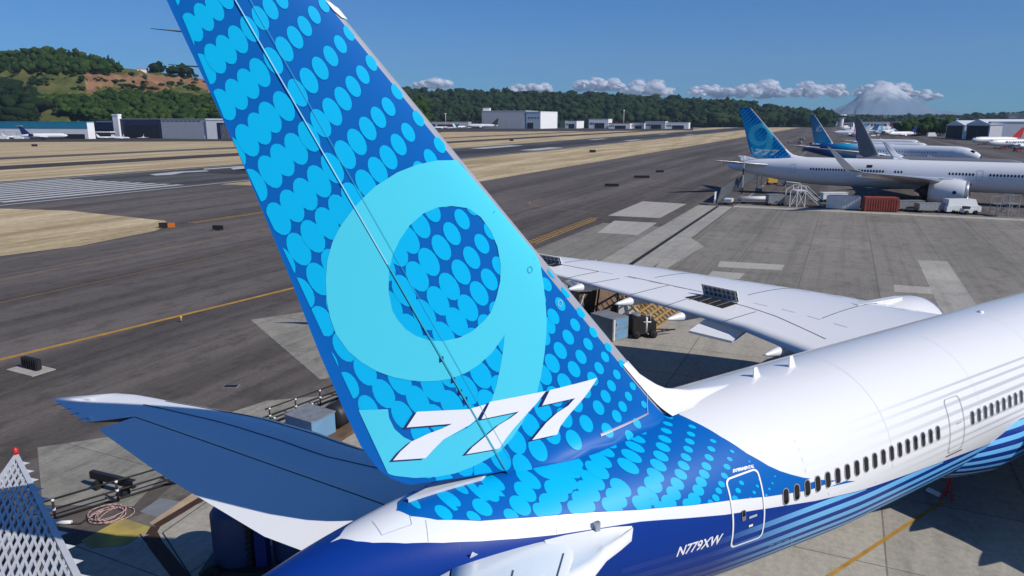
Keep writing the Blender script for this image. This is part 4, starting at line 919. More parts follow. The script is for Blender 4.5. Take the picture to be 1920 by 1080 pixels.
rp = N.new('ShaderNodeValToRGB'); rp.color_ramp.elements[0].position = .36; rp.color_ramp.elements[1].position = 1.0; L.new(ad.outputs[0], rp.inputs[0])
mx = N.new('ShaderNodeMixShader'); L.new(rp.outputs[0], mx.inputs[0]); L.new(dm.outputs[0], mx.inputs[1]); L.new(tr.outputs[0], mx.inputs[2]); L.new(mx.outputs[0], N['Material Output'].inputs['Surface'])
def ico(sub=2):
    bm = bmesh.new(); bmesh.ops.create_icosphere(bm, subdivisions=sub, radius=1); V = np.array([v.co[:] for v in bm.verts]); F = [tuple(v.index for v in f.verts) for f in bm.faces]; bm.free(); return V, F
IV, IF = ico(2)
def cloud(x0, x1, ytop, ybase, lbl, D=16000, dens=26, seed=0):
    rr = np.random.default_rng(seed); mb = MB()
    for k in range(int(dens*1.8)):
        t = rr.random(); x = x0+(x1-x0)*t; prof = math.sin(PI*(.08+.84*t))**.6*(.55+.45*math.sin(t*9+seed)**2)
        y = ybase-(ybase-ytop)*prof*rr.random()**.8*.80; r = (4.5+rr.random()*8)*(.5+.7*prof)/FPX*D; Dk = D+rr.normal()*250
        c = LD((x-960)/FPX*Dk, Dk, CAM[2]+(224-y)/FPX*Dk); dsp = 1+.12*np.sin(IV @ rr.normal(size=3)*5+rr.random()*6)[:, None]
        V = IV*dsp*np.array([r*1.35, r*1.35, r*.75])+c; mb.raw(V, IF, CL, True)
    tag(mb.build('cloud', fix=False), lbl, 'cloud', 'small clouds low over the horizon')
cloud(1078, 1160, 148, 170, 'puffy white cloud above the wooded ridge, just left of the photo centre-right gap', seed=1)
cloud(1160, 1250, 153, 180, 'long low white cloud right of the puffiest one above the wooded ridge', seed=2)
cloud(955, 1030, 158, 175, 'faint small cloud above the white-fronted hangar', dens=14, seed=3)
cloud(1285, 1345, 155, 182, 'small white cloud left of the wide lumpy one over the far taxiway', dens=18, seed=4)
cloud(1345, 1460, 152, 184, 'wide lumpy cloud above the tail fin of the parked white airliner', dens=34, seed=5)
cloud(1470, 1560, 150, 182, 'rounded cloud just left of the snow peak', dens=26, seed=6)
cloud(1585, 1690, 152, 182, 'bright cloud wrapped round the top of the snow peak', D=14500, dens=30, seed=7)
cloud(1700, 1728, 172, 187, 'tiny cloud at the right foot of the snow peak', dens=8, seed=8)
cloud(785, 850, 155, 166, 'faintest cloud, low beside the leading edge of the big blue fin', dens=10, seed=9)

# ================================================================ trees
LEAF = hill_mat('foliage', [(.010, .026, .006), (.026, .052, .012), (.060, .090, .024)], .05)
LEAFD = hill_mat('foliage_dark', [(.007, .018, .008), (.013, .028, .012), (.024, .042, .017)], .06)
LEAFM = hill_mat('foliage_ridge', [(.009, .022, .008), (.018, .038, .012), (.036, .058, .020)], .02)
BARK = mat('bark', (.06, .045, .03), .95)
I1, F1 = ico(1); F1 = np.array(F1); I2 = IV; F2 = np.array(IF)
def crown_template(kind, seed):
    rr = np.random.default_rng(seed); Vs = []; Fs = []; b = 0
    if kind == 'broad':
        for k in range(4):
            c = rr.normal(size=3)*np.array([.32, .32, .2])+np.array([0, 0, .62]); r = .30+.16*rr.random(); V = I1*(1+.28*rr.normal(size=(len(I1), 1)))*r*np.array([1.1, 1.1, .9])+c; Vs.append(V); Fs.append(F1+b); b += len(V)
        nl = 46
        d = rr.normal(size=(nl, 3)); d /= np.linalg.norm(d, axis=1)[:, None]; C_ = d*np.array([.52, .52, .38])*(.75+.35*rr.random((nl, 1)))+np.array([0, 0, .62])
    else:
        V = []; n = 9; lv = 8
        for i in range(lv):
            t = i/(lv-1); r0 = .30*(1-t)**.9+.015
            for j in range(n): a = 2*PI*j/n+i*.35; r = r0*(1.0 if j % 2 else .62)*(1+.2*rr.normal()); V.append((r*math.cos(a), r*math.sin(a), .08+.92*t-(.05 if j % 2 else 0)))
        F = [(i*n+j, i*n+(j+1) % n, (i+1)*n+(j+1) % n) for i in range(lv-1) for j in range(n)]+[(i*n+j, (i+1)*n+(j+1) % n, (i+1)*n+j) for i in range(lv-1) for j in range(n)]
        Vs.append(np.array(V)); Fs.append(np.array(F)); b = len(V); nl = 40
        h = rr.random(nl); a = rr.random(nl)*2*PI; r = .32*(1-h)**.9*(.8+.5*rr.random(nl)); C_ = np.stack([r*np.cos(a), r*np.sin(a), .08+.9*h], 1)
    s = .085 if kind == 'broad' else .06; q = rr.normal(size=(nl, 3, 3))*s; T = (C_[:, None, :]+q).reshape(-1, 3); Vs.append(T); Fs.append(np.arange(nl*3).reshape(-1, 3)+b)
    return np.concatenate(Vs), np.concatenate(Fs)
TPL = {k: [crown_template(k, i) for i in range(6)] for k in ('broad', 'cone')}
def forest(name, label, trees, m, kind='stuff', cat='woodland'):
    """trees: (point, height, spread, type)"""
    Vs = []; Fs = []; b = 0
    for P, h, r, k in trees:
        V, F = TPL[k][rng.integers(6)]; a = rng.random()*2*PI; ca, sa = math.cos(a), math.sin(a); X = V[:, 0]*ca-V[:, 1]*sa; Y = V[:, 0]*sa+V[:, 1]*ca
        Vs.append(np.stack([X*r*2+P[0], Y*r*2+P[1], V[:, 2]*h+P[2]-.5], 1)); Fs.append(F+b); b += len(V)
    V = np.concatenate(Vs); F = np.concatenate(Fs); me = bpy.data.meshes.new(name); me.vertices.add(len(V)); me.vertices.foreach_set('co', V.ravel()); me.loops.add(len(F)*3); me.loops.foreach_set('vertex_index', F.ravel())
    me.polygons.add(len(F)); me.polygons.foreach_set('loop_start', np.arange(len(F))*3); me.update(calc_edges=True); me.materials.append(m); o = bpy.data.objects.new(name, me); link(o); return tag(o, label, cat, kind=kind)
def zone(at, n, x0, x1, y0f, y1f, hmin, hmax, kinds=('broad',), fmin=0.0, fmax=1.0, spread=.5, seed=1):
    rr = np.random.default_rng(seed); out = []; tries = 0
    while len(out) < n and tries < n*60:
        tries += 1; x = x0+(x1-x0)*rr.random(); f = fmin+(fmax-fmin)*rr.random(); P = at(x, f); _, y = to_px(P)
        if not (y0f(x) < y < y1f(x)): continue
        h = hmin+(hmax-hmin)*rr.random(); k = kinds[rr.integers(len(kinds))]; out.append((P, h, h*spread*(.8+.5*rr.random())*(1 if k == 'broad' else .75), k))
    return out
itp = lambda xs, ys: (lambda x: float(np.interp(x, xs, ys)))
up_ = zone(LEFT, 340, -120, 260, itp([-120, 0, 215, 260], [80, 80, 112, 128]), itp([-120, 0, 60, 130, 200, 260], [150, 143, 140, 143, 140, 140]), 9, 16, ('broad', 'broad', 'cone'), .5, 1, .42, 2)
forest('hilltop_wood', 'dark green wood along the top of the left hillside', up_, LEAF)
low = zone(LEFT, 1300, 92, 800, itp([92, 150, 200, 240, 300, 400, 500, 800], [200, 190, 187, 184, 188, 190, 194, 200]), itp([92, 130, 180, 230, 800], [208, 218, 226, 240, 240]), 7, 13, ('broad',), .02, .8, .5, 3)
forest('slope_wood', 'dense broadleaf wood on the lower slope behind the grey and navy hangar', low, LEAF)
con = zone(LEFT, 420, -250, 96, itp([-250, 0, 60, 96], [166, 166, 172, 196]), itp([-250, 96], [246, 240]), 10, 19, ('cone', 'cone', 'broad'), .02, .7, .62, 4)
forest('conifer_wood', 'dark conifer wood on the lower slope at the left edge', con, LEAFD)
shr = zone(LEFT, 70, 90, 460, lambda x: 130, lambda x: 172, 3, 7, ('broad',), .4, 1, .7, 5)
forest('scrub', 'scattered scrub round the bare brown hillside', shr, LEAFM)
mid = zone(MID, 2100, 640, 1540, lambda x: 100, lambda x: 245, 10, 26, ('broad', 'broad', 'cone'), .0, 1, .5, 6)
forest('ridge_wood', 'long dark wooded ridge behind the runway', mid, LEAFM)
rt_ = zone(RIGHTH, 420, 1540, 2300, lambda x: 100, lambda x: 245, 10, 18, ('broad', 'broad', 'cone'), .0, 1, .6, 8)
forest('distant_wood', 'distant wood on the low rise at the right horizon', rt_, LEAFM)
# individual trees standing clear of the rest
def tree(P, h, r, kind, label, group, leaf):
    t = thing('pine_tree' if kind == 'cone' else 'tree', label, 'tree', P, rng.random()*6, group)
    k = MB(); k.tube((0, 0, -1), (0, 0, h*.8), h*.022, BARK, r2=h*.006, n=7)
    for i in range(4): a = i*1.7; k.tube((0, 0, h*(.3+.1*i)), (r*.5*math.cos(a), r*.5*math.sin(a), h*(.45+.1*i)), h*.008, BARK, r2=h*.003, n=5)
    k.build('trunk', t)
    V, F = TPL[kind][rng.integers(6)]; V2, F2_ = TPL[kind][rng.integers(6)]; c = MB(); c.raw(V*np.array([2*r, 2*r, h]), [tuple(f) for f in F], leaf); c.raw(V2*np.array([2.15*r, 2.15*r, h*.97]), [tuple(f) for f in F2_], leaf); c.build('crown', t, fix=False)
words = ['tallest pine on the left hilltop, its tip highest against the sky', 'pine just right of the tallest one on the left hilltop', 'pine in the middle of the hilltop row, between two taller ones', 'slim pine third from the right in the hilltop row', 'second pine from the right end of the hilltop row', 'broad lone pine standing apart at the right end of the hilltop row', 'round dark pine at the left end of the hilltop row', 'short pine in the dip left of the hilltop row']
for i, (x, top, wd) in enumerate([(125, 92, 11), (157, 92, 9), (168, 95, 8), (177, 94, 10), (188, 99, 12), (237, 106, 10), (212, 104, 10), (218, 108, 9)]):
    P = LEFT(x, .97); _, yb = to_px(P); D_ = 1140; h = (yb-top)/FPX*D_*1.02; tree(P, h, wd/FPX*D_*.95, 'cone', words[i], 'pines on the hilltop', LEAFD)
for i, (x, top, wd, w_) in enumerate([(325, 122, 11, 'round tree above the bare brown slope, left of the blue fin'), (350, 130, 9, 'lower tree between two rounder ones above the brown slope'), (370, 126, 12, 'round tree touching the edge of the blue fin above the brown slope'), (90, 98, 14, 'wide round tree on the hilltop left of the pines'), (45, 106, 14, 'low round tree near the left end of the hilltop')]):
    P = LEFT(x, .97); _, yb = to_px(P); h = (yb-top)/FPX*1140; tree(P, h, wd/FPX*1140*.9, 'broad', w_, 'round trees on the hilltop', LEAFD)

# ================================================================ haze
def haze_box():
    mb = MB(); mb.box((0, 0, 620), (26600, 26600, 1244), PW); m = bpy.data.materials.new('air'); m.use_nodes = True; n = m.node_tree; n.nodes.remove(n.nodes['Principled BSDF'])
    v = n.nodes.new('ShaderNodeVolumePrincipled'); v.inputs['Color'].default_value = (.55, .74, 1.0, 1); v.inputs['Density'].default_value = 4.8e-5; v.inputs['Anisotropy'].default_value = 0.0; n.links.new(v.outputs[0], n.nodes['Material Output'].inputs['Volume'])
    mb.mats = [m]; o = mb.build('haze'); tag(o, 'thin blue summer haze over the whole airfield', 'haze', kind='stuff')
haze_box()

# ================================================================ parked airliners
W2 = mat('white_paint_far', (.74, .75, .77), .35); GRY = mat('military_grey', (.20, .20, .21), .5); ORG = mat('orange_paint', (.6, .16, .02), .5)
TEAL = fade_mat('teal_livery', (.004, .10, .24), (.01, .38, .62), -18, -4); ECO = fade_mat('teal_fade_body', (.01, .10, .30), (.78, .80, .82), -6, 20)
nE = ECO.node_tree; mrE = [q for q in nE.nodes if q.type == 'MAP_RANGE'][0]; bE = nE.nodes['Principled BSDF']
rE = nE.nodes.new('ShaderNodeValToRGB'); rE.color_ramp.elements[0].color = (.01, .06, .25, 1); rE.color_ramp.elements[1].color = (.76, .78, .80, 1); e_ = rE.color_ramp.elements.new(.45); e_.color = (.02, .45, .70, 1)
nE.links.new(mrE.outputs[0], rE.inputs[0]); nE.links.new(rE.outputs[0], bE.inputs['Base Color'])
PURP = mat('purple_paint', (.06, .02, .30), .4); TAILC = mat('tail_cyan', (.02, .35, .62), .4)
def body(par, m, wins=True, name='fuselage', nseg=40, winx=None, S=1.0, band_m=None):
    s = Skin(); us = list(np.arange(-16.7, 8, 1.0))+list(np.arange(8, 46, 3))+list(np.arange(46, 58.71, .8)); s.grid(fusP, us, list(np.linspace(-PI, PI, nseg+1)), m, True)
    if band_m: s.drape([band(list(np.arange(-10, 57, 1.5)), lambda x: rad(66), lambda x: rad(86))], fusP, 1.5, .2, band_m, .02, True); s.drape([band(list(np.arange(-10, 57, 1.5)), lambda x: -rad(66), lambda x: -rad(86))], fusP, 1.5, .2, band_m, .02, True)
    fus = s.build(name, par)
    if wins:
        k = Skin(); 
        for x in wins:
            v = zphi(x, WZ); k = Skin(); k.drape([rrect(x, v, .16, .26/3, .12, .04, 2)], fusP, .5, .2, PGLASS, .02, True); k.build('window', fus)
        for x in (-1.6, 9.6, 33.0, 48.5):
            k = Skin(); k.drape([rrect(x, rad(80), .55, rad(19), .15, .05, 3), rrect(x, rad(80), .48, rad(17.5), .13, .04, 3)], fusP, .6, .2, PGREY, .02, True); k.build('door', fus)
    k = Skin()
    for v in (-1, 1): k.drape([[(54.9, v*rad(8)), (56.2, v*rad(10)), (56.0, v*rad(48)), (54.6, v*rad(42))]], fusP, .6, .2, PGLASS, .02, True)
    k.build('windscreen', fus); return fus
def place(pxa, pxb, tailx, zc=8.6, S=1.0):
    """heading from two crown pixels, position from the pixel column of the tail end"""
    A = gz(*pxa, zc*S); B = gz(*pxb, zc*S); d = (B-A)[:2]; d /= np.linalg.norm(d)
    la = (A-CAM)@RT; da = (A[:2]-CAM[:2])@FH; lb = float(d@RT[:2]); db = float(d@FH); k = (tailx-960)/FPX/(math.cos(PITCH)+0*1)
    k = (tailx-960)/FPX; # horizontal ratio at the horizon row
    kk = (ray(tailx, 290)@RT)/float(ray(tailx, 290)[:2]@FH)
    t = (kk*da-la)/(lb-kk*db); P = A[:2]+d*t; return P+d*18*S, math.atan2(d[1], d[0])
P, hd = place((1475, 293.5), (1920, 305.6), 1362)
jet2 = thing('airliner', 'white parked airliner with a small blue 9 and 777 on its tail', 'airliner', (P[0], P[1], 0), hd)
wx = [i*.56 for i in list(range(4, 30))+list(range(33, 36))+list(range(50, 58))+list(range(62, 74))+list(range(76, 84))+list(range(93, 103))]
f2 = body(jet2, W2, wx)
for ch in [c for c in jet.children if c.name.split('.')[0] in ('vertical_fin', 'horizontal_stabilizer', 'wing', 'engine', 'main_gear', 'nose_gear')]: copy_tree(ch, jet2)
jet2.scale = (1.045, 1, 1)
def reshape(o):
    if o.name.split('.')[0] in ('wing', 'flap_fairing', 'wingtip'):
        me = o.data.copy(); o.data = me
        for v in me.vertices:
            a = abs(v.co.y)
            if a > 10: v.co.x += (a-10)*.30
            if o.name.startswith('wingtip') and v.co.z > 7.9: v.co.z = 7.9+(v.co.z-7.9)*1.25
    for c in o.children: reshape(c)
for c in list(jet2.children):
    if c.name.startswith('wing'): reshape(c)
k = Skin(); v0 = rad(100)
k.drape([[(45+1.2*math.cos(t), v0+.42*math.sin(t)) for t in np.linspace(0, 2*PI, 24, endpoint=False)], [(45+1.0*math.cos(t), v0+.35*math.sin(t)) for t in np.linspace(0, 2*PI, 24, endpoint=False)]], fusP, .6, .2, PNV, .03, True)
k.drape([[(43.9, v0+.5), (44.4, v0+.42), (46.4, v0-.1), (45.9, v0-.28)]], fusP, .6, .2, PNV, .034, True); k.drape([[(44.2, v0+.1), (46.8, v0-.02), (46.8, v0+.05), (44.2, v0+.2)]], fusP, .6, .2, PNV, .037, True); k.build('emblem', f2)
k = Skin(); k.drape([rrect(13.6, rad(58), .55, rad(6), .1, .03)], fusP, .6, .2, BLK, .03, True); k.build('open_hatch', f2)
for e in [c for c in jet2.children if c.name.startswith('engine')]:
    if e.data.vertices[0].co.y < 0: 
        k = MB(); k.lathe([(-12.60, .35), (-12.62, .0)], PNV, 'y', (29.6, 0, 3.2), 16); k.build('emblem', e)

eco = None
def other(label, LDp, hd_dir, S, fus_m, fin_m, wing_m, emblem=False, wins=False, band_m=None, L=1.0, eng=True):
    hd = math.atan2(hd_dir[1], hd_dir[0]); o = LD(*LDp); t = thing('airliner', label, 'airliner', (o[0], o[1], 0), hd); t.scale = (S*L, S, S)
    f = body(t, fus_m, wins, band_m=band_m); fin = build_fin(t, fin_m, False, W2 if fin_m is not GRY else GRY)
    for sd in (1, -1): build_tailplane(t, sd, fin_m if fin_m is GRY else W2, False); build_wing(t, sd, wing_m, False, False); 
    if eng:
        for sd in (1, -1): build_engine(t, sd, wing_m)
    build_gear(t, 25.5, 5.2, 4.2); build_gear(t, 25.5, -5.2, 4.2); build_gear(t, 52, 0, 3.0, .5, 2, 'nose_gear')
    if emblem:
        k = Skin(); P_ = finP(1); c = (-9.6, 14.2)
        k.drape([[(c[0]+1.25*math.cos(a), c[1]+1.25*math.sin(a)) for a in np.linspace(0, 2*PI, 28, endpoint=False)], [(c[0]+1.08*math.cos(a), c[1]+1.08*math.sin(a)) for a in np.linspace(0, 2*PI, 28, endpoint=False)]], P_, .4, .4, PWT, .04)
        k.drape([[(c[0]-1.6, c[1]-1.1), (c[0]-.9, c[1]-1.0), (c[0]+1.0, c[1]+1.3), (c[0]+.5, c[1]+1.4)]], P_, .4, .4, PWT, .045); k.drape([[(c[0]-.7, c[1]-.5), (c[0]+1.9, c[1]-.9), (c[0]+1.9, c[1]-.7), (c[0]-.7, c[1]-.3)]], P_, .4, .4, PWT, .05); k.build('emblem', fin)
    return t
def wdir(l, d): v = np.array(RT[:2])*l+FH*d; return v/np.linalg.norm(v)
def tail_at(Lt, Dt, dr, S, L=1): return (Lt+18*S*L*dr[0]/math.hypot(*dr), Dt+18*S*L*dr[1]/math.hypot(*dr))
dr = (.62, -.78); jet3 = other('parked airliner with a teal tail, white round emblem and body fading from blue to white', tail_at(114, 292, dr, .95), wdir(*dr), .95, ECO, TEAL, W2, True, [x*1.1 for x in range(10, 40)], L=.89)
dr = (.75, -.66); jet4 = other('plain dark grey parked airliner just behind the white one', tail_at(93, 203, dr, .87, .66), wdir(*dr), .87, GRY, GRY, GRY, L=.66)
dr = (.62, -.78); other('white parked airliner with a purple stripe, second row just right of the grey fin', tail_at(163, 352, dr, .8, .6), wdir(*dr), .8, W2, PURP, W2, band_m=PURP, L=.6)
other('plain white parked airliner behind the purple-striped one', tail_at(186, 400, dr, .8, .6), wdir(*dr), .8, W2, TAILC, W2, L=.6)

# ---- small jets and light aircraft
def small_jet(name, label, cat, loc, hd, Ln=30, tail=None, body_m=None, ttail=False, group=None, txt=None, wing_z=1.0, engines='wing', fin_m=None, prop=False):
    body_m = body_m or W2; t = thing(name, label, cat, loc, hd, group); R = Ln*.055; zc = R*1.75
    k = MB(); k.lathe([(-Ln*.5, .02), (-Ln*.47, R*.25), (-Ln*.40, R*.55), (-Ln*.28, R*.9), (-Ln*.18, R), (Ln*.32, R), (Ln*.42, R*.85), (Ln*.47, R*.55), (Ln*.497, R*.2), (Ln*.5, .02)], body_m, 'x', (0, 0, zc), 18)
    f = k.build('fuselage', t)
    fm = fin_m or tail or body_m
    k = MB(); h = Ln*.19; z0 = zc+R*.6
    k.raw([(-Ln*.36, -.12, z0), (-Ln*.47, -.12, z0), (-Ln*.52, -.06, z0+h), (-Ln*.46, -.06, z0+h), (-Ln*.36, .12, z0), (-Ln*.47, .12, z0), (-Ln*.52, .06, z0+h), (-Ln*.46, .06, z0+h), (-Ln*.27, 0, z0)], [(8, 0, 3), (4, 8, 7), (0, 1, 2, 3), (5, 4, 7, 6), (1, 5, 6, 2), (3, 2, 6, 7), (8, 3, 7)], fm); fin = k.build('tail_fin', t)
    zt = z0+h if ttail else zc+R*.4; xt = -Ln*.47 if ttail else -Ln*.42
    for sd in (1, -1):
        k = MB(); k.raw([(xt+Ln*.05, 0, zt), (xt-Ln*.03, 0, zt), (xt-Ln*.08, sd*Ln*.16, zt+.2), (xt-Ln*.04, sd*Ln*.16, zt+.2), (xt+Ln*.05, 0, zt+.25), (xt-Ln*.03, 0, zt+.2)], [(0, 1, 2, 3), (4, 3, 2, 5), (1, 5, 2), (0, 3, 4), (0, 4, 5, 1)], body_m); k.build('tailplane', t)
        k = MB(); zw = zc-R*.7; sw = 0 if prop else .12; k.raw([(Ln*.10, sd*R*.4, zw), (-Ln*.08, sd*R*.4, zw), (-Ln*(.04+sw), sd*Ln*.47, zw+Ln*.035), (-Ln*(-.01+sw), sd*Ln*.47, zw+Ln*.035), (Ln*.07, sd*R*.4, zw+.35), (-Ln*.06, sd*R*.4, zw+.2)], [(0, 1, 2, 3), (4, 3, 2, 5), (1, 5, 2), (0, 3, 4), (0, 4, 5, 1)], body_m); k.build('wing', t)
        if engines:
            ex, ey, ez = (Ln*.06, Ln*.16, zw-R*.1) if engines == 'wing' else (-Ln*.25, R*1.5, zc+R*.35)
            k = MB(); er = Ln*.028; k.lathe([(-Ln*.05, er*.6), (-Ln*.03, er), (Ln*.035, er*1.05), (Ln*.045, er*.85), (Ln*.04, er*.7), (Ln*.03, .05)], fm if engines != 'wing' else body_m, 'x', (ex, sd*ey, ez), 12); k.build('engine', t)
    for x, y in ((Ln*.36, 0), (-Ln*.03, Ln*.07), (-Ln*.03, -Ln*.07)):
        k = MB(); k.tube((x, y, .3), (x, y, zc-R*.5), .08, GREYP, n=6); k.lathe([(-.15, .05), (-.15, .38), (.15, .38), (.15, .05)], RUB, 'y', (x, y, .38), 10); k.build('landing_gear', t)
    k = MB(); k.box((Ln*.445, 0, zc+R*.5), (Ln*.02, R*.9, R*.35), PGLASS, ry=.5); k.build('windscreen', f)
    if txt:
        V, F, W = text_tris(txt, 0, .02); 
        for sd in (1, -1):
            k = MB(); lx = Ln*.36; hh = R*.55; V3 = [(sd*(-1)*(a/W-.5)*lx*-1+0.06*Ln, -sd*(R+.06), zc+R*.05+b*hh-.2) for a, b in V]; k.raw([(x if sd == 1 else x, y, z) for x, y, z in V3], F, PNV); k.build('lettering', f)
    return t
hb = math.atan2(RT[1], RT[0])          # heading towards photo right
def hpx(px, py, z=0): p = gz(px, py, z); return (p[0], p[1], 0)
small_jet('jet_plane', 'small white jet with a dark high tail taxiing in front of the long teal-roofed hall', 'jet', hpx(84, 262), hb+.25, 36, MATS['navy_ink'], W2, True, None, None, engines='rear')
small_jet('jet_plane', 'white jet with a black tail nosed up to the white-fronted hangar', 'jet', hpx(905, 241.5), hb+PI, 58, MATS['black_matte'], W2, False)
small_jet('jet_plane', 'parked jet with a red and orange tail before the large white hangar', 'jet', hpx(1868, 272), hb+PI+.1, 37, RED, W2, False, fin_m=RED)
small_jet('jet_plane', 'white and blue parked jet lettered RYANAIR at the right edge', 'jet', hpx(1905, 279), hb+PI+.12, 38, PNV, W2, False, txt='RYANAIR')
lg = 'light aircraft parked before the hangars'
lw = ['leftmost light aircraft, tucked under the left end of the white hall', 'light aircraft parked by the right half of the white hall', 'light aircraft at the left end of the crowded group', 'light aircraft in the front row of the crowded group', 'light aircraft at the back of the crowded group, under the canopy', 'light aircraft at the right end of the crowded group', 'light aircraft at the left corner of the open navy hangar', 'light aircraft in front of the open navy hangar door', 'light aircraft at the right corner of the open navy hangar']
for i, (x, y, a, l) in enumerate([(22, 259.5, .2, 15), (153, 255.5, .4, 13), (178, 259, 2.9, 14), (198, 260.5, .3, 14), (212, 256, 3.4, 13), (228, 261.5, .1, 14), (247, 257, 2.8, 13), (275, 256.5, 3.3, 13), (312, 258.5, .3, 13)]):
    small_jet('light_aircraft', lw[i], 'light aircraft', hpx(x, y), hb+a, l, None, W2, False, lg, prop=True, engines=None if i % 2 else 'rear')
# far flight line at the right: white jets seen small
fl = 'white jets on the far flight line'
spots = [(1612, 252, 'cyan-tailed jet nearest the grey fin in the far flight line', TAILC), (1632, 247, 'blue-tailed jet second in the far flight line', PNV), (1650, 249, 'cyan-tailed jet in the middle of the far flight line', TAILC), (1668, 246, 'white-tailed jet behind the middle of the far flight line', W2), (1690, 250, 'blue-tailed jet near the buses in the far flight line', PNV), (1604, 244, 'white-tailed jet furthest left in the far flight line', W2), (1706, 245, 'cyan-tailed jet in front of the dark hangar trees', TAILC), (1585, 241, 'tiny distant jet with a red tail beside the control tower', RED)]
for i, (x, y, l, m) in enumerate(spots): small_jet('jet_plane', l, 'jet', hpx(x, y), hb+(.9 if i % 2 else 2.6), 38, m, W2, False, fl)
cg = 'parked jets left of the white-fronted hangar'
for i, (x, y, l) in enumerate([(826, 242, 'parked jet touching the edge of the blue fin'), (845, 243, 'parked jet between the blue fin and the white jet with the black tail'), (862, 240.5, 'small parked jet close behind the tail-less row by the wooded ridge')]): small_jet('jet_plane', l, 'jet', hpx(x, y), hb+(.3, 2.8, .5)[i], 30, (PNV, TAILC, W2)[i], W2, False, cg)

rr = np.random.default_rng(31); pj = None
for i in range(16):
    x, y = 1592+rr.random()*150, 243+rr.random()*14
    if i % 4 == 0: pj = small_jet('jet_plane', 'white jet packed among many alike in the distant flight line', 'jet', hpx(x, y), hb+rr.random()*6, 36, (TAILC, W2, PNV, RED)[i//4], W2, False, 'alike jets packed in the distant flight line')
    else: c_ = copy_tree(pj); c_.location = hpx(x, y); c_.rotation_euler = (0, 0, hb+(.7 if i % 2 else 2.5)+rr.random()*.4)
pj = None
for i in range(10):
    x, y = (150+rr.random()*175, 254.5+rr.random()*6)
    if i % 5 == 0: pj = small_jet('light_aircraft', 'small white plane in the crowd between the left hangars', 'light aircraft', hpx(x, y), hb+rr.random()*6, 12, None, W2, False, 'white planes crowded between the left hangars', prop=True, engines=None)
    else: c_ = copy_tree(pj); c_.location = hpx(x, y); c_.rotation_euler = (0, 0, hb+rr.random()*6)

# ================================================================ buildings
WALLW = mat('white_cladding', (.84, .84, .84), .6, noise=.08, scale=.2); WALLG = mat('grey_cladding', (.46, .47, .50), .6, noise=.08, scale=.15); WNAVY = mat('navy_cladding', (.012, .014, .075), .5)
WTEAL = mat('teal_roof_band', (.02, .24, .38), .5, noise=.15, scale=.1); WDARK = mat('dark_interior', (.012, .013, .02), .8); WGREEN = mat('green_cladding', (.06, .10, .08), .7); WRED = mat('red_trim', (.35, .04, .03), .6)
WBEIGE = mat('beige_cladding', (.42, .40, .36), .7, noise=.1, scale=.2); ROOFW = mat('pale_roof', (.74, .75, .76), .5); ROOFG = mat('grey_roof', (.25, .26, .27), .7)
WGLASS = mat('dark_glazing', (.02, .03, .04), .2)
def hall(name, label, cat, a, b, D0, D1, h, depth, wall, roof, group=None, roof_h=.6, band=None, doors=(), wins=(), pitch=0.0, sign=None, door_m=None):
    """a, b: photo columns of the front corners; D0, D1 their depths; h height; the front faces the field"""
    A = LD((a-960)/FPX*D0, D0); B = LD((b-960)/FPX*D1, D1); d = B-A; Ln = np.linalg.norm(d); ang = math.atan2(d[1], d[0])
    t = thing(name, label, cat, (A[0], A[1], 0), ang, group)      # local: x along the front, -y... front at y=0, depth to +y (away)
    k = MB(); k.box((Ln/2, depth/2, h/2), (Ln, depth, h), wall); w_ = k.build('wall', t)
    k = MB()
    if pitch > 0:
        k.raw([(-.5, -.5, h), (Ln+.5, -.5, h), (Ln+.5, depth+.5, h), (-.5, depth+.5, h), (Ln/2, -.5, h+pitch), (Ln/2, depth+.5, h+pitch)], [(0, 4, 5, 3), (4, 1, 2, 5), (0, 1, 4), (2, 3, 5), (0, 3, 2, 1)], roof)
    else: k.box((Ln/2, depth/2, h+roof_h/2+.003), (Ln+.6, depth+.6, roof_h), roof)
    k.build('roof', t)
    if band: k = MB(); k.box((Ln*(band[0]+band[1])/2, -.12, h-band[2]/2), (Ln*(band[1]-band[0]), .2, band[2]), band[3]); k.build('fascia', w_)
    for (f0, f1, z1, m) in doors:
        k = MB(); k.box((Ln*(f0+f1)/2, -.1, z1/2), (Ln*(f1-f0), .16, z1), m)
        n_ = max(2, int(Ln*(f1-f0)/6))
        for i in range(1, n_): k.box((Ln*(f0+(f1-f0)*i/n_), -.22, z1/2), (.2, .1, z1), ROOFG if m is not WDARK else WNAVY)
        k.build('door', t)
    for (f0, f1, z0, z1, n) in wins:
        for i in range(n):
            x = Ln*(f0+(f1-f0)*(i+.5)/n); wd = Ln*(f1-f0)/n*.62; k = MB(); k.box((x, -.08, (z0+z1)/2), (wd, .12, z1-z0), WGLASS); k.build('window', w_)
    if sign:
        V, F, W = text_tris(sign[0], 0, .02); k = MB(); k.raw([(Ln*sign[1]+v[0]*sign[3], -.35, sign[2]+v[1]*sign[3]) for v in V], F, sign[4]); k.build('sign', w_)
    return t
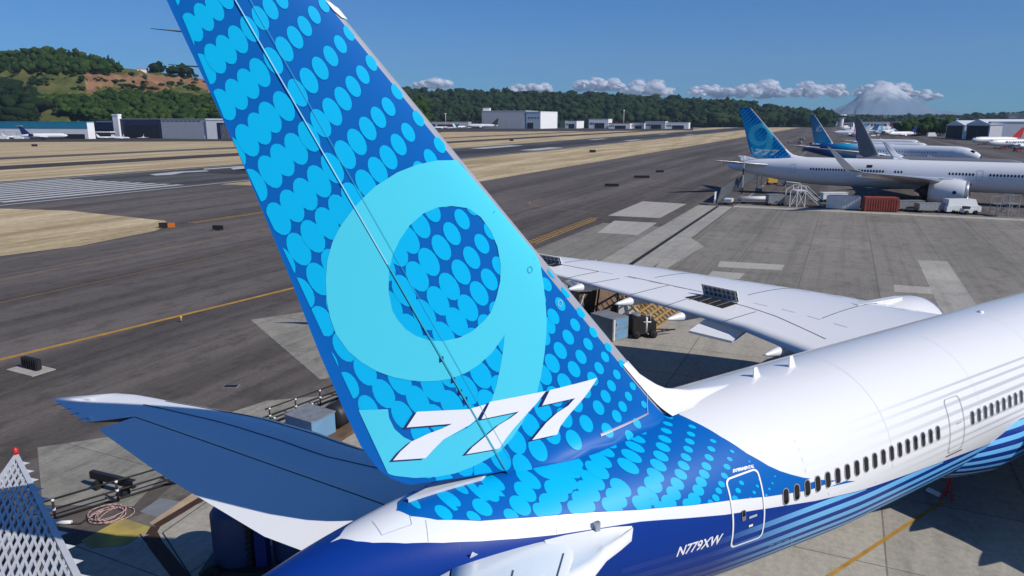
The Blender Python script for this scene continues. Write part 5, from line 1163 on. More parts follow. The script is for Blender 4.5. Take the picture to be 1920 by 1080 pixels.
# left side: D = 17*1340/(y-224)
hall('maintenance_hall', 'long white hall with a teal roof band at the left edge', 'hangar', -120, 183, 700, 655, 14.5, 8, WALLW, WTEAL, band=(0, 1, 5.4, WTEAL), doors=((.40, .62, 7, WALLW), (.66, .98, 4.2, WDARK)), wins=((.02, .36, 1.2, 2.6, 12),), roof_h=.8)
hall('hangar', 'low navy building between the teal-roofed hall and the grey hangar', 'hangar', 192, 232, 760, 740, 15.5, 8, WNAVY, WNAVY, doors=((.08, .92, 7.5, WDARK),), band=(.2, .95, 1.2, PWT))
hall('hangar', 'grey hangar with an open navy-framed door, under the wooded slope', 'hangar', 243, 318, 690, 672, 17.2, 60, WNAVY, WALLG, doors=((.12, .96, 12.2, WDARK),), roof_h=.5, wins=((.14, .3, 13.2, 14.6, 2),))
hall('hangar', 'long plain grey wall of the hangar right of the open navy door', 'hangar', 318.6, 400, 671.5, 655, 17.2, 60, WALLG, WALLG, roof_h=.5, doors=((.93, .97, 3, WALLW),), wins=((.02, .9, 15.2, 15.8, 9),))
hall('hangar', 'white hangar corner with a navy door frame beside the blue fin', 'hangar', 400.6, 520, 654, 640, 16.4, 60, WALLW, WALLW, doors=((.17, .9, 14.2, WNAVY), (.22, .88, 12.4, WALLW)), roof_h=.5)
hall('stair_tower', 'pale slanted-top tower at the left corner of the grey hangar', 'tower', 231, 241, 690, 688, 20.5, 4, WALLW, WALLW, roof_h=1.4)
hall('canopy', 'open white canopy over the light aircraft', 'canopy', 188, 223, 668, 664, 5.4, 6, WDARK, ROOFW, roof_h=.9, doors=((.05, .95, 5.2, WDARK),))
# centre distance
hall('hangar', 'tall grey and white hangar with a white front before the wooded ridge', 'hangar', 905, 985, 1430, 1400, 32, 80, WALLG, WALLG, roof_h=1.5, doors=((.05, .95, 14, WALLG),))
hall('hangar', 'bright white front end of the tall grey hangar', 'hangar', 985.8, 1012, 1399, 1385, 30.5, 78, WALLW, WALLW, roof_h=1.2, doors=((.08, .5, 11, WDARK),), wins=((.1, .95, 19, 21, 4),))
hall('roof_house', 'small white plant room on the roof of the tall grey hangar', 'building', 907, 919, 1432, 1430, 38, 14, WALLW, WALLW, roof_h=.8)
for i, (a, b, D, h, m, r, l) in enumerate([(1013, 1057, 1600, 15, WGREEN, WGREEN, 'dark green shed right of the tall white-fronted hangar'), (1057, 1078, 1450, 14, WALLW, ROOFG, 'small white box building between the green sheds'), (1078.5, 1100, 1500, 17, WGREEN, ROOFG, 'dark green building behind the white box building'), (1100.5, 1136, 1420, 17.5, WALLW, ROOFW, 'tallest of the low white sheds below the wooded ridge'), (1136.5, 1176, 1380, 10, WALLW, WRED, 'low white shed with a red edge below the ridge'), (1177, 1202, 1380, 10, WALLW, ROOFW, 'low white shed in the middle of the row below the ridge'), (1203, 1240, 1370, 13, WALLG, ROOFW, 'grey-fronted shed with a curved white roof below the ridge'), (1240.5, 1283, 1360, 11, WALLW, ROOFW, 'last white shed at the right end of the row below the ridge'), (1005, 1014, 1550, 9, WALLG, ROOFG, 'small grey hut tucked against the white-fronted hangar'), (800, 880, 1520, 12, WALLG, ROOFG, 'low grey shed behind the parked jets at the edge of the blue fin'), (880.5, 904, 1540, 9, WALLG, ROOFG, 'low grey shed left of the tall grey hangar')]):
    hall('shed', l, 'shed', a, b, D, D*.99, h, 30, m, r, 'sheds below the wooded ridge', doors=((.3, .8, h*.6, WDARK),), wins=((.03, .27, h*.4, h*.65, 3),))
# right distance
hall('hangar', 'white gable hangar with a wide dark door at the right', 'hangar', 1791, 1835, 640, 600, 13.0, 90, WALLW, ROOFW, doors=((.05, .95, 12, WDARK),), pitch=4.2)
hall('hangar', 'left half of the pair of white gable hangars, its door black', 'hangar', 1755, 1789, 690, 650, 12.0, 90, WALLW, ROOFW, doors=((.03, .9, 11.6, WDARK),), pitch=4.2)
hall('hangar', 'long white side hall running off the right edge', 'hangar', 1836, 2140, 602, 560, 15.0, 60, WALLW, ROOFW, doors=((.7, .8, 6, WALLG),), roof_h=.5)
hall('terminal', 'beige building with a stepped roof behind the long white hall', 'building', 1805, 1890, 1150, 1120, 18, 50, WBEIGE, ROOFG, wins=((.05, .95, 9, 12, 10),))
hall('building', 'upper beige storey with a white box on the stepped building', 'building', 1866, 1898, 1140, 1130, 25, 30, WBEIGE, ROOFW)
hall('roof_box', 'white box on top of the beige stepped building', 'building', 1896, 1907, 1130, 1126, 31, 12, WALLW, ROOFW)
for i, (a, b, D, h, m, l) in enumerate([(1510, 1556, 2100, 11, WALLW, 'far white strip building at the end of the taxiway'), (1600, 1660, 1500, 12, WALLG, 'far grey building right of the control tower'), (1661, 1722, 1350, 13, WBEIGE, 'far beige building behind the flight line'), (1723, 1752, 1000, 12, WALLG, 'grey building behind the white buses'), (1735, 1775, 1700, 20, WALLW, 'far white block above the dark trees'), (1557, 1600, 1700, 10, WALLG, 'far grey shed at the foot of the control tower')]):
    hall('building', l, 'building', a, b, D, D*.99, h, 40, m, ROOFG, 'buildings beyond the flight line', wins=((.04, .96, h*.4, h*.7, 9),))
# houses on the left hilltop
for (x, l) in ((6, 'pale house at the left end of the hilltop'), (88, 'pale house among the hilltop trees'), (296, 'low white house above the brown slope')):
    P = LEFT(x, .93); t = thing('house', l, 'house', (P[0], P[1], P[2]), hb+.2, 'houses on the hilltop'); k = MB(); k.box((0, 0, 2.2), (13, 9, 5.4), WALLW); k.build('wall', t); k = MB(); k.raw([(-7, -5, 4.9), (7, -5, 4.9), (7, 5, 4.9), (-7, 5, 4.9), (-7, 0, 7.6), (7, 0, 7.6)], [(0, 1, 5, 4), (3, 4, 5, 2), (0, 4, 3), (1, 2, 5)], ROOFG); k.build('roof', t)
# control tower
P = gz(1577, 238.5); t = thing('control_tower', 'small white control tower far down the taxiway', 'tower', (P[0], P[1], 0), hb); k = MB(); k.lathe([(0, 5), (19, 4.2), (22, 7.5)], WALLW, 'z', (0, 0, 0), 8, False); k.build('shaft', t); k = MB(); k.lathe([(22, 8.2), (26, 9.4), (26.1, .1)], WGLASS, 'z', (0, 0, 0), 8, False); k.build('cab', t); k = MB(); k.lathe([(26.1, 10), (27.6, 9), (27.7, .1)], WALLW, 'z', (0, 0, 0), 8, False); k.build('roof', t)
# dark trees before the gable hangars
tr = []
rr = np.random.default_rng(4)
for i in range(46): x = 1684+rr.random()*74; D_ = 760+rr.random()*90; tr.append((LD((x-960)/FPX*D_, D_, 0), 12+rr.random()*5, 5.5+rr.random()*2, 'broad'))
forest('tree_clump', 'dense dark trees left of the white gable hangars', tr, LEAF)
# road vehicles
TYRE = RUB
def car(label, loc, hd, body_m, group=None, Ln=4.6, W_=1.85, H=1.5, cab=(.22, .80), cat='car', name='car', van=False):
    t = thing(name, label, cat, loc, hd, group); k = MB(); hb_ = H*.55
    prof = [(-Ln/2, .35), (Ln/2, .35), (Ln/2, hb_*.85), (Ln*.46, hb_), (-Ln*.48, hb_), (-Ln/2, hb_*.9)]
    k.raw([(x, -W_/2, z) for x, z in prof]+[(x, W_/2, z) for x, z in prof], [tuple(range(6)), tuple(range(6, 12))[::-1]]+[(i, 6+i, 6+(i+1) % 6, (i+1) % 6) for i in range(6)], body_m); b_ = k.build('body', t)
    x0, x1 = (-Ln*.47, Ln*.36) if van else (-Ln*.36, Ln*.26)
    k = MB(); P4 = [(x0, hb_), (x1+.25, hb_), (x1-.25, H), (x0+(.1 if van else .45), H)]; w2 = W_/2-.06; w3 = w2-.12
    k.raw([(x, -w2 if z == hb_ else -w3, z) for x, z in P4]+[(x, w2 if z == hb_ else w3, z) for x, z in P4], [(3, 2, 1, 0), (4, 5, 6, 7), (0, 1, 5, 4), (1, 2, 6, 5), (2, 3, 7, 6), (3, 0, 4, 7)], body_m if van else WGLASS); k.build('cabin', t)
    if van: k = MB(); k.box((Ln*.34, 0, hb_+.25*(H-hb_)), (.5, W_*.86, (H-hb_)*.6), WGLASS, ry=.5); k.build('windscreen', t)
    else: k = MB(); k.box(((x0+x1)/2+.05, 0, H+.012), (abs(x1-x0)*.62, w3*2, .03), body_m); k.build('roof', t)
    for sx in (-Ln*.31, Ln*.31):
        for sy in (-W_/2, W_/2): k = MB(); k.lathe([(-.11, .08), (-.11, .33), (.11, .33), (.11, .08)], TYRE, 'y', (sx, sy*.93, .33), 12); k.build('wheel', t)
    return t
WV = mat('white_vehicle', (.72, .73, .74), .35); RV = mat('red_vehicle', (.38, .03, .025), .4); BV = mat('blue_vehicle', (.04, .12, .35), .4)
car('white van parked alone against the long plain grey hangar wall', hpx(357, 256.5), hb, WV, Ln=9.5, W_=3.4, H=4.6, cat='van', name='van', van=True)
for i, (x, y, l) in enumerate([(8, 261.5, 'white truck at the far left below the teal-roofed hall'), (36, 261, 'white truck next to the tail of the small jet'), (376, 257, 'small white car right of the lone white van')]): car(l, hpx(x, y), hb+.1*i, WV, 'vehicles by the left halls', Ln=7, W_=2.8, H=3.2, name='truck', cat='truck', van=True)
for i, (x, y, L_, l) in enumerate([(1727, 247, 13, 'long white bus left of the black hangar doors'), (1733, 252, 12, 'white bus in front of the longest one'), (1746, 256.5, 9, 'white box truck at the corner of the black-doored hangar'), (1700, 255, 8, 'white truck left of the buses')]): car(l, hpx(x, y), hb+.05, WV, 'buses by the gable hangars', Ln=L_, W_=3, H=4.2, name='bus', cat='bus', van=True)
for i, (x, y, m, l) in enumerate([(1881, 280, RV, 'red tug in front of the lettered jet'), (1907, 284, RV, 'red tug at the right edge in front of the lettered jet'), (1862, 268, WV, 'white service car behind the red-tailed jet'), (1846, 269.5, BV, 'blue service car left of the red-tailed jet'), (1828, 267, WV, 'white service car at the corner of the gable hangar'), (1896, 277, BV, 'blue service truck between the two red tugs')]): car(l, hpx(x, y), hb+.3*i, m, 'service vehicles by the red-tailed jet')
# lamp posts below the ridge
for x, l in ((1164, 'tall lamp mast above the white sheds below the ridge'), (839, 'thin lamp mast at the edge of the blue fin')):
    P = LD((x-960)/FPX*1400, 1400); t = thing('lamp_mast', l, 'lamp', (P[0], P[1], 0)); k = MB(); k.tube((0, 0, 0), (0, 0, 34 if x > 900 else 28), .35, WALLW, n=6); k.build('mast', t); k = MB(); k.box((0, 0, 34 if x > 900 else 28), (3.5, .8, .9), WALLW); k.build('lamp', t)

# small vehicles scattered between the far parked jets
rr = np.random.default_rng(21); protoV = None
for i in range(34):
    if i < 24: x, y = 1590+rr.random()*135, 240.5+rr.random()*17
    else: x, y = 1448+rr.random()*75, 262+rr.random()*22
    P = hpx(x, y)
    if i in (0, 12, 24): protoV = car('small white service vehicle parked among the far jets' if i < 24 else 'small grey service cart behind the white airliner tail', P, hb+rr.random()*6, WV if i < 24 else GREYP, 'small vehicles among the far jets' if i < 24 else 'small carts behind the white airliner', Ln=6 if i < 24 else 3.6, W_=2.4 if i < 24 else 1.6, H=2.8 if i < 24 else 1.5, name='service_vehicle', cat='vehicle', van=i != 12)
    else: c_ = copy_tree(protoV); c_.location = P; c_.rotation_euler = (0, 0, hb+rr.random()*6)

# ================================================================ ground equipment
GW = 'galvanised'
def root(name, label, cat, px, hd=None, group=None): P = gz(*px); return thing(name, label, cat, (P[0], P[1], 0), RANG if hd is None else hd, group)
# blast fences at the tail of the white parked airliner
def blast_fence(a, b, h, label):
    A = gz(*a); B = gz(*b); d = B-A; Ln = float(np.linalg.norm(d)); t = thing('blast_fence', label, 'fence', (A[0], A[1], 0), math.atan2(d[1], d[0]), 'blast fences')
    k = MB(); n = int(Ln/1.2)+1
    for i in range(n): x = Ln*i/max(n-1, 1); k.bar((x, 0, .1), (x, -.9, h), .09, GALV); k.bar((x, -1.6, .05), (x, -.7, h*.7), .07, GALV)
    k.build('frame', t); k = MB(); m_ = 9
    for i in range(m_): z = .2+(h-.3)*i/m_; y = -.9*(z/h); k.box((Ln/2, y+.08, z+.11), (Ln, .05, (h-.3)/m_*.82), GALV, rx=-.28)
    k.build('louvre_panel', t)
blast_fence((1344, 381), (1376, 357), 3.3, 'nearer of the two louvred steel blast fences by the white airliner'); blast_fence((1379, 359), (1412, 335), 3.5, 'farther louvred steel blast fence, under the white airliner tail')
t = root('sign_board', 'blank white board on legs at the end of the nearer blast fence', 'sign', (1340, 384)); k = MB(); k.box((0, 0, 1.9), (2.1, .08, 1.5), WSTEEL); k.build('board', t)
for s_ in (-.8, .8): k = MB(); k.tube((s_, .1, 0), (s_, 0, 1.2), .05, WSTEEL, n=6); k.build('leg', t)
# banded poles
for x, y, zt, l in ((1390, 376, 9.6, 'left striped pole in front of the white airliner tail'), (1471, 357, 9.0, 'right striped pole in front of the white airliner body')):
    t = root('striped_pole', l, 'pole', (x, y)); n = 7
    k = MB()
    for i in range(n): k.tube((0, 0, zt*i/n), (0, 0, zt*(i+1)/n), .13, WSTEEL if i % 3 != 1 else BLK, n=8)
    k.build('post', t); k = MB(); k.lathe([(0, .5), (.18, .45), (.2, .1)], BLK, 'z', (0, 0, 0), 12); k.build('base', t); k = MB(); k.tube((0, 0, zt), (0, 0, zt+.3), .16, RED, n=8); k.build('lamp', t)
# scissor lift
t = root('scissor_lift', 'scissor lift with a raised platform under the white airliner tail', 'lift', (1422, 360)); H = 6.2
k = MB(); k.box((0, 0, .55), (2.6, 1.3, .6), GREYP); k.build('chassis', t)
k = MB(); n = 4
for i in range(n):
    z0, z1 = .9+(H-.9)*i/n, .9+(H-.9)*(i+1)/n
    for y in (-.5, .5): k.bar((-1.1, y, z0), (1.1, y, z1), .1, WSTEEL); k.bar((1.1, y, z0), (-1.1, y, z1), .1, WSTEEL)
k.build('scissor_arms', t)
k = MB(); k.box((0, 0, H+.08), (2.7, 1.4, .14), BLUEP)
for x in (-1.3, 0, 1.3):
    for y in (-.66, .66): k.bar((x, y, H), (x, y, H+1.1), .05, WSTEEL)
for y in (-.66, .66): k.bar((-1.3, y, H+1.1), (1.3, y, H+1.1), .05, YEL); k.bar((-1.3, y, H+.6), (1.3, y, H+.6), .05, WSTEEL)
k.build('platform', t)
for x in (-.9, .9):
    for y in (-.6, .6): k = MB(); k.lathe([(-.1, .05), (-.1, .28), (.1, .28), (.1, .05)], RUB, 'y', (x, y, .28), 10); k.build('wheel', t)
# small white cart
def cart(name, label, cat, px, dims, m, load=None, group=None, hd=None, wheels=4):
    t = root(name, label, cat, px, hd, group); a, b, c = dims; k = MB(); k.box((0, 0, .55), (a, b, .14), GREYP); k.bar((a/2, 0, .5), (a/2+1.1, 0, .3), .08, GREYP); k.build('bed', t)
    k = MB()
    if load == 'rolls':
        for y in (-.5, .1, .6): k.tube((-a*.48, y*b*.6, 1.0), (a*.48, y*b*.6, 1.05), .34, m, n=12)
    else: k.box((0, 0, .62+c/2), (a*.94, b*.94, c), m); k.box((0, 0, .64+c), (a*.98, b*.98, .06), m)
    k.build('load', t)
    for x in (-a*.36, a*.36):
        for y in (-b*.45, b*.45): k = MB(); k.lathe([(-.1, .05), (-.1, .3), (.1, .3), (.1, .05)], RUB, 'y', (x, y, .3), 10); k.build('wheel', t)
    return t
cart('equipment_cart', 'low white cart beside the sign board', 'cart', (1366, 383), (3.2, 1.6, .5), WSTEEL)
cart('tarp_trailer', 'trailer loaded with rolled white covers', 'trailer', (1417, 381), (7.0, 2.4, 1.2), WSTEEL, 'rolls', hd=hb)
cart('equipment_cart', 'blue-grey box cart between the covers trailer and the steel stair', 'cart', (1452, 385), (3.4, 2.0, 1.6), GREYP, hd=hb)
cart('nose_cover', 'white rounded cover on a cart under the white airliner rear door', 'cover', (1483, 349), (4.6, 2.0, 1.3), WSTEEL, 'rolls', hd=hb-.3)
cart('generator_cart', 'flat grey carts parked right of the red container', 'cart', (1742, 398), (5.2, 2.0, 1.1), GALV, hd=hb)
cart('generator_cart', 'dark grey box cart touching the red container', 'cart', (1704, 395), (5.0, 1.9, 1.3), GREYP, hd=hb)
cart('equipment_cart', 'yellow-green equipment cart under the rear of the white airliner', 'cart', (1447, 346), (2.6, 1.6, 1.0), YEL, hd=hb)
# steel maintenance stair
t = root('access_stair', 'white steel access stair and platform beside the containers', 'stair', (1500, 387), hb)
for i, (x, z) in enumerate([(-2.6, 3.2), (-1.2, 4.2), (0.4, 4.2)]):
    for y in (-1.2, 1.2): k = MB(); k.bar((x, y, 0), (x, y, z), .12, WSTEEL); k.build('leg', t)
k = MB(); k.box((-.4, 0, 3.2), (2.2, 2.6, .14), WSTEEL); k.build('platform', t)
k = MB()
for y in (-1.2, 1.2): k.bar((.6, y, 3.2), (4.2, y, .1), .16, WSTEEL); k.bar((.6, y, 4.2), (4.2, y, 1.1), .08, WSTEEL)
for i in range(11): f = i/10; k.box((.6+3.6*f, 0, 3.2-3.1*f), (.3, 2.4, .06), GALV)
k.build('steps', t)
k = MB()
for y in (-1.25, 1.25): k.bar((-2.6, y, 0), (-1.2, y, 3.2), .07, WSTEEL); k.bar((-1.2, y, 0), (.4, y, 3.2), .07, WSTEEL); k.bar((.4, y, 0), (-1.2, y, 3.2), .07, WSTEEL); k.bar((-1.2, y, 4.2), (.4, y, 4.2), .07, WSTEEL); k.bar((-2.6, y, 3.2), (-1.2, y, 4.2), .07, WSTEEL)
k.build('railing', t)
# containers
def container(label, a, b, h, m, D=2.4, ribs=13, name='shipping_container', rm=None):
    A = gz(*a); B = gz(*b); d = B-A; Ln = float(np.linalg.norm(d)); t = thing(name, label, 'container', (A[0], A[1], 0), math.atan2(d[1], d[0]), 'containers by the white airliner')
    k = MB(); k.box((Ln/2, D/2, .12+h/2), (Ln, D, h), m)
    for i in range(ribs): k.box((Ln*(i+.5)/ribs, -.03, .12+h/2), (Ln/ribs*.45, .16, h*.9), m)
    for x in (0, Ln): k.box((x, -.02, .12+h/2), (.16, .16, h+.06), m)
    k.build('shell', t); k = MB(); k.box((Ln/2, D/2, h+.15), (Ln+.05, D+.05, .06), rm or m); k.build('roof', t); return t
CRED = mat('container_red', (.34, .07, .045), .6, noise=.35, scale=1.2); CWHT = mat('container_white', (.80, .80, .78), .6, noise=.2, scale=1.0)
container('faded red ribbed container in front of the white airliner', (1621, 396.5), (1683, 398), 2.5, CRED); container('white ribbed container left of the red one', (1549, 391.5), (1611, 394), 2.4, CWHT)
cart('hooded_cart', 'white hooded cart behind the white container', 'cart', (1562, 378), (5.5, 2.0, 1.3), CWHT, hd=hb)
# white service truck
t = car('white service truck right of the grey carts', hpx(1800, 399), hb, WV, Ln=6.4, W_=2.2, H=2.6, name='truck', cat='truck', van=True)
t = root('tow_tug', 'small black and white tug at the nose of the service truck', 'tug', (1815, 402), hb); k = MB(); k.box((0, 0, .7), (2.4, 1.4, .7), WSTEEL); k.box((-.5, 0, 1.25), (.8, 1.2, .5), PDARK); k.build('body', t)
for x in (-.8, .8):
    for y in (-.7, .7): k = MB(); k.lathe([(-.14, .05), (-.14, .42), (.14, .42), (.14, .05)], RUB, 'y', (x, y, .42), 10); k.build('wheel', t)
# maintenance stands at the right edge
for i, (x, y, h, l) in enumerate([(1870, 404, 3.4, 'bare steel work stand, left one of the pair at the right edge'), (1892, 407, 4.0, 'taller steel work stand, right one of the pair at the right edge')]):
    t = root('work_stand', l, 'stand', (x, y), hb, 'work stands')
    for a_ in (-.9, .9):
        for b_ in (-.9, .9): k = MB(); k.bar((a_, b_, 0), (a_, b_, h), .09, GALV); k.build('leg', t)
    k = MB(); k.box((0, 0, h*.62), (2, 2, .08), GALV); k.build('platform', t); k = MB()
    for z in (h*.3, h): k.bar((-.9, -.9, z), (.9, -.9, z), .07, GALV); k.bar((-.9, .9, z), (.9, .9, z), .07, GALV)
    k.bar((-.9, -.9, 0), (.9, -.9, h*.6), .06, GALV); k.bar((.9, -.9, 0), (-.9, -.9, h*.6), .06, GALV); k.build('brace', t)
# taxiway guidance boards, seen from behind
for i, (x, y, wd, l) in enumerate([(1147, 350.5, 3.6, 'black board lying nearest of the three on the taxiway'), (1203, 334.5, 4.6, 'longest black board, middle of the three on the taxiway'), (1237, 324, 2.6, 'smallest and farthest black board on the taxiway'), (409, 432.5, 1.7, 'black board on the asphalt by the tip of the dry grass')]):
    P = gz(x, y); t = thing('taxiway_sign', l, 'sign', (P[0], P[1], 0), hb-.15, 'black taxiway boards'); k = MB(); k.box((0, 0, .5), (wd, .3, .7), BLK); k.build('panel', t)
    for s_ in (-wd*.35, wd*.35): k = MB(); k.box((s_, 0, .08), (.15, .4, .15), GREYP); k.build('foot', t)
t = root('taxiway_sign', 'black board on a pale concrete pad left of the blue fin', 'sign', (61, 693), math.atan2(gz(86, 696)[1]-gz(38, 684)[1], gz(86, 696)[0]-gz(38, 684)[0]))
k = MB(); k.box((0, -.1, .03), (3.0, 1.6, .06), G_PATCH); k.build('pad', t); k = MB(); k.box((0, 0, .5), (1.75, .32, .7), BLK)
for i in range(7): k.box((-.8+.265*i, -.2, .5), (.03, .06, .72), PDARK)
k.build('panel', t)
P = gz(433, 725); t = thing('drain_grate', 'small dark drain grate in a pale frame above the tailplane', 'drain', (P[0], P[1], 0), hb); k = MB(); k.box((0, 0, .02), (1.0, .6, .04), GALV); k.build('frame', t); k = MB(); k.box((0, 0, .045), (.85, .45, .02), BLK); k.build('grille', t)
P = gz(316, 427); t = thing('barrier', 'red and black traffic barrier at the tip of the dry grass', 'barrier', (P[0], P[1], 0), hb+.2); k = MB(); k.box((-.75, 0, .45), (1.3, .4, .8), BLK); k.build('board', t); k = MB(); k.box((.45, 0, .4), (1.0, .5, .7), ORG)
k.build('drum', t)
for i, (x, y, l) in enumerate([(65, 274.5, 'small black box on the grass edge before the left halls'), (959, 264.5, 'black box on the far grass strip'), (1111, 286, 'small black box on the grass by the taxiway edge')]):
    P = gz(x, y); t = thing('runway_box', l, 'box', (P[0], P[1], 0), hb, 'runway boxes'); k = MB(); k.box((0, 0, .7), (3.2, 1.2, 1.2), BLK); k.box((0, 0, 1.35), (3.3, 1.3, .1), PDARK); k.build('housing', t)
t = root('marker_light', 'small taxiway light on a stub beside the thick yellow line', 'light', (340, 604)); k = MB(); k.tube((0, 0, 0), (0, 0, .35), .06, GREYP, n=8); k.lathe([(.35, .1), (.5, .09), (.58, .02)], YEL, 'z', (0, 0, 0), 10); k.build('housing', t)
# red stanchion at the end of the yellow line
P = gz(1775, 938); t = thing('stanchion', 'red stanchion with a white board where the yellow line ends', 'stanchion', (P[0], P[1], 0), hb-.4)
k = MB(); k.bar((-.22, 0, 0), (0, 0, 1.25), .06, RED); k.bar((.22, 0, 0), (0, 0, 1.25), .06, RED); k.bar((-.16, 0, .4), (.16, 0, .4), .05, RED); k.bar((0, .35, 0), (0, 0, 1.2), .05, RED); k.build('frame', t); k = MB(); k.box((-.55, .1, .25), (.6, .04, .22), WSTEEL, ry=.35); k.build('board', t)

# ---- equipment behind the port wing
t = root('air_cargo_container', 'grey container with two blue doors beside the leading edge of the fin', 'container', (1148, 642), math.atan2(gz(1178, 634)[1]-gz(1148, 642)[1], gz(1178, 634)[0]-gz(1148, 642)[0]))
k = MB(); k.box((.85, 1.25, .95), (1.7, 2.5, 1.8), GREYP)
for z in (.08, .96, 1.84): k.box((.85, -.01, z), (1.74, .06, .09), GALV)
for x in (.02, 1.68): k.box((x, -.01, .95), (.09, .06, 1.85), GALV)
k.build('shell', t)
for i, z in enumerate((.52, 1.4)):
    k = MB(); k.box((.95, -.03, z), (1.38, .05, .76), SKYB); d_ = k.build('door', t); k = MB(); k.box((.34, -.07, z), (.07, .05, .2), RED if i else GALV); k.build('handle', d_)
k = MB(); k.box((.16, -.03, .95), (.16, .05, 1.7), WSTEEL); k.build('post', t)
t = root('ground_generator', 'black wheeled generator with pipes beside the grey container', 'generator', (1200, 636), math.atan2(gz(1245, 634)[1]-gz(1200, 636)[1], gz(1245, 634)[0]-gz(1200, 636)[0]))
k = MB(); k.box((0, .9, 1.0), (1.1, 1.5, 1.3), BLK); k.box((.95, .9, .85), (.9, 1.3, .9), PDARK); k.build('engine_case', t)
k = MB(); k.tube((.55, .2, .5), (.55, .2, 1.75), .09, WSTEEL); k.tube((.25, .15, 1.35), (.9, .15, 1.35), .06, WSTEEL); k.tube((.95, .5, 1.2), (.95, .5, 1.95), .07, GALV); k.build('exhaust_pipe', t)
k = MB(); k.tube((-.1, .9, 1.66), (-.1, .9, 1.9), .38, GREYP, n=14); k.tube((.95, 1.0, 1.3), (.95, 1.0, 1.55), .3, PDARK, n=14); k.build('fan_housing', t)
k = MB(); k.bar((1.2, .35, .4), (2.7, .7, .42), .08, BLK); k.bar((1.2, 1.3, .4), (2.7, .95, .42), .08, BLK); k.bar((2.1, .45, .42), (2.1, 1.15, .42), .07, BLK); k.bar((2.7, .83, .42), (3.2, .83, .44), .1, BLK); k.build('tow_bar', t)
for x in (-.3, 1.1):
    for y in (.1, 1.6): k = MB(); k.lathe([(-.1, .05), (-.1, .33), (.1, .33), (.1, .05)], RUB, 'y', (x, y, .33), 12); k.build('wheel', t)
cart('equipment_cart', 'white-topped cart behind the black generator', 'cart', (1176, 600), (1.9, 1.5, .9), WSTEEL, hd=hb)
# yellow timber cribwork
TIMB = mat('yellow_timber', (.50, .30, .07), .8, noise=.35, scale=2.5, col2=(.30, .17, .06))
A = gz(1226, 621); B = gz(1277, 583); d = B-A; t = thing('timber_crib', 'leaning yellow timber lattice under the wing trailing edge', 'timber', (A[0], A[1], 0), math.atan2(d[1], d[0]))
Ln = float(np.linalg.norm(d)); k = MB(); wv = 3.4; hh = 3.1
for i in range(10): x = Ln*i/9; k.bar((x, 0, .05), (x-.5, wv*.9, hh), .13, TIMB, .16)
for j in range(8): f = j/7; k.bar((-.05-.5*f, wv*.9*f, .12+hh*f), (Ln+.05-.5*f, wv*.9*f, .12+hh*f), .13, TIMB, .12)
k.build('lattice', t)
for x in (0.0, Ln*.5, Ln): k = MB(); k.bar((x-.5, wv*.9, 0), (x-.5, wv*.9, hh), .16, MATS['bark']); k.build('prop', t)
BRN = mat('brown_boards', (.16, .10, .06), .85, noise=.4, scale=2)
t = thing('shed_wall', 'slanted brown boarded deflector wall behind the timber lattice', 'wall', tuple(gz(1150, 606)), RANG-.25); k = MB()
k.raw([(-3, 0, 0), (7.5, 0, 0), (7.5, 2.2, 3.4), (1.5, 2.2, 3.4)], [(0, 1, 2, 3)], BRN); k.raw([(-3, .3, 0), (1.5, 2.5, 3.4), (7.5, 2.5, 3.4), (7.5, .3, 0)], [(0, 1, 2, 3)], BRN)
k.build('boards', t); k = MB()
for i in range(7): x = 1.5+i; k.bar((x, 2.4, 0), (x, 2.3, 3.4), .14, GREYP)
k.build('frame', t)
t = thing('flat_roof_kiosk', 'low grey roofed kiosk with clutter on top, seen past the fin edge', 'kiosk', tuple(gz(1142, 592)), RANG-.9); k = MB(); k.box((0, 2.0, 1.15), (5.4, 3.2, 2.3), BRN); k.build('wall', t); k = MB(); k.box((0, 2.0, 2.38), (6.0, 3.7, .14), GALV); k.build('roof', t)
k = MB(); k.box((.6, 2.2, 2.65), (.9, .5, .4), PDARK); k.box((-.5, 2.6, 2.6), (.5, .5, .3), PDARK); k.tube((1.4, 1.6, 2.45), (1.4, 1.6, 3.0), .08, GREYP); k.build('roof_unit', t)
t = thing('access_ladder', 'thin white-railed gangway rising beside the kiosk', 'gangway', tuple(gz(1092, 596)), RANG+.1); k = MB()
for y in (0, .9): k.bar((-1, y, .2), (5, y, 3.3), .08, WSTEEL); k.bar((-1, y, 1.2), (5, y, 4.3), .05, WSTEEL)
for i in range(12): f = i/11; k.box((-1+6*f, .45, .2+3.1*f), (.22, .9, .04), GALV)
k.build('steps', t)
for x, z in ((0, 2.0), (2.5, 3.2), (5, 4.3)): k = MB(); k.bar((x, 0, 0), (x, 0, z), .06, WSTEEL); k.build('post', t)

# ---- left foreground: railing, beam, hose, tanks, lattice boom
def rail(a, b, label, h=1.05, n=3, double=True):
    A = gz(*a); B = gz(*b); d = B-A; Ln = float(np.linalg.norm(d)); t = thing('pipe_railing', label, 'railing', (A[0], A[1], 0), math.atan2(d[1], d[0]), 'black pipe railings')
    for z in ((h, h*.55) if double else (h,)): k = MB(); k.tube((0, 0, z), (Ln, 0, z), .045, BLK, n=8); k.build('rail', t)
    k = MB(); k.tube((0, 0.1, .1), (Ln, .1, .1), .05, BLK, n=8); k.build('pipe', t)
    for i in range(n):
        x = Ln*(i+.15)/(n-.7); k = MB(); k.tube((x, 0, 0), (x, 0, h), .05, BLK, n=8); k.tube((x, 0, 0), (x-.55, -.35, h*.55), .04, BLK, n=6); p_ = k.build('post', t)
        for z in (h*.97, h*.55): k = MB(); k.tube((x, 0, z-.05), (x, 0, z+.05), .075, PWT, n=8); k.build('clamp', p_)
    return t
rail((86, 983), (345, 903), 'black pipe railing between the white lattice and the tailplane', n=3)
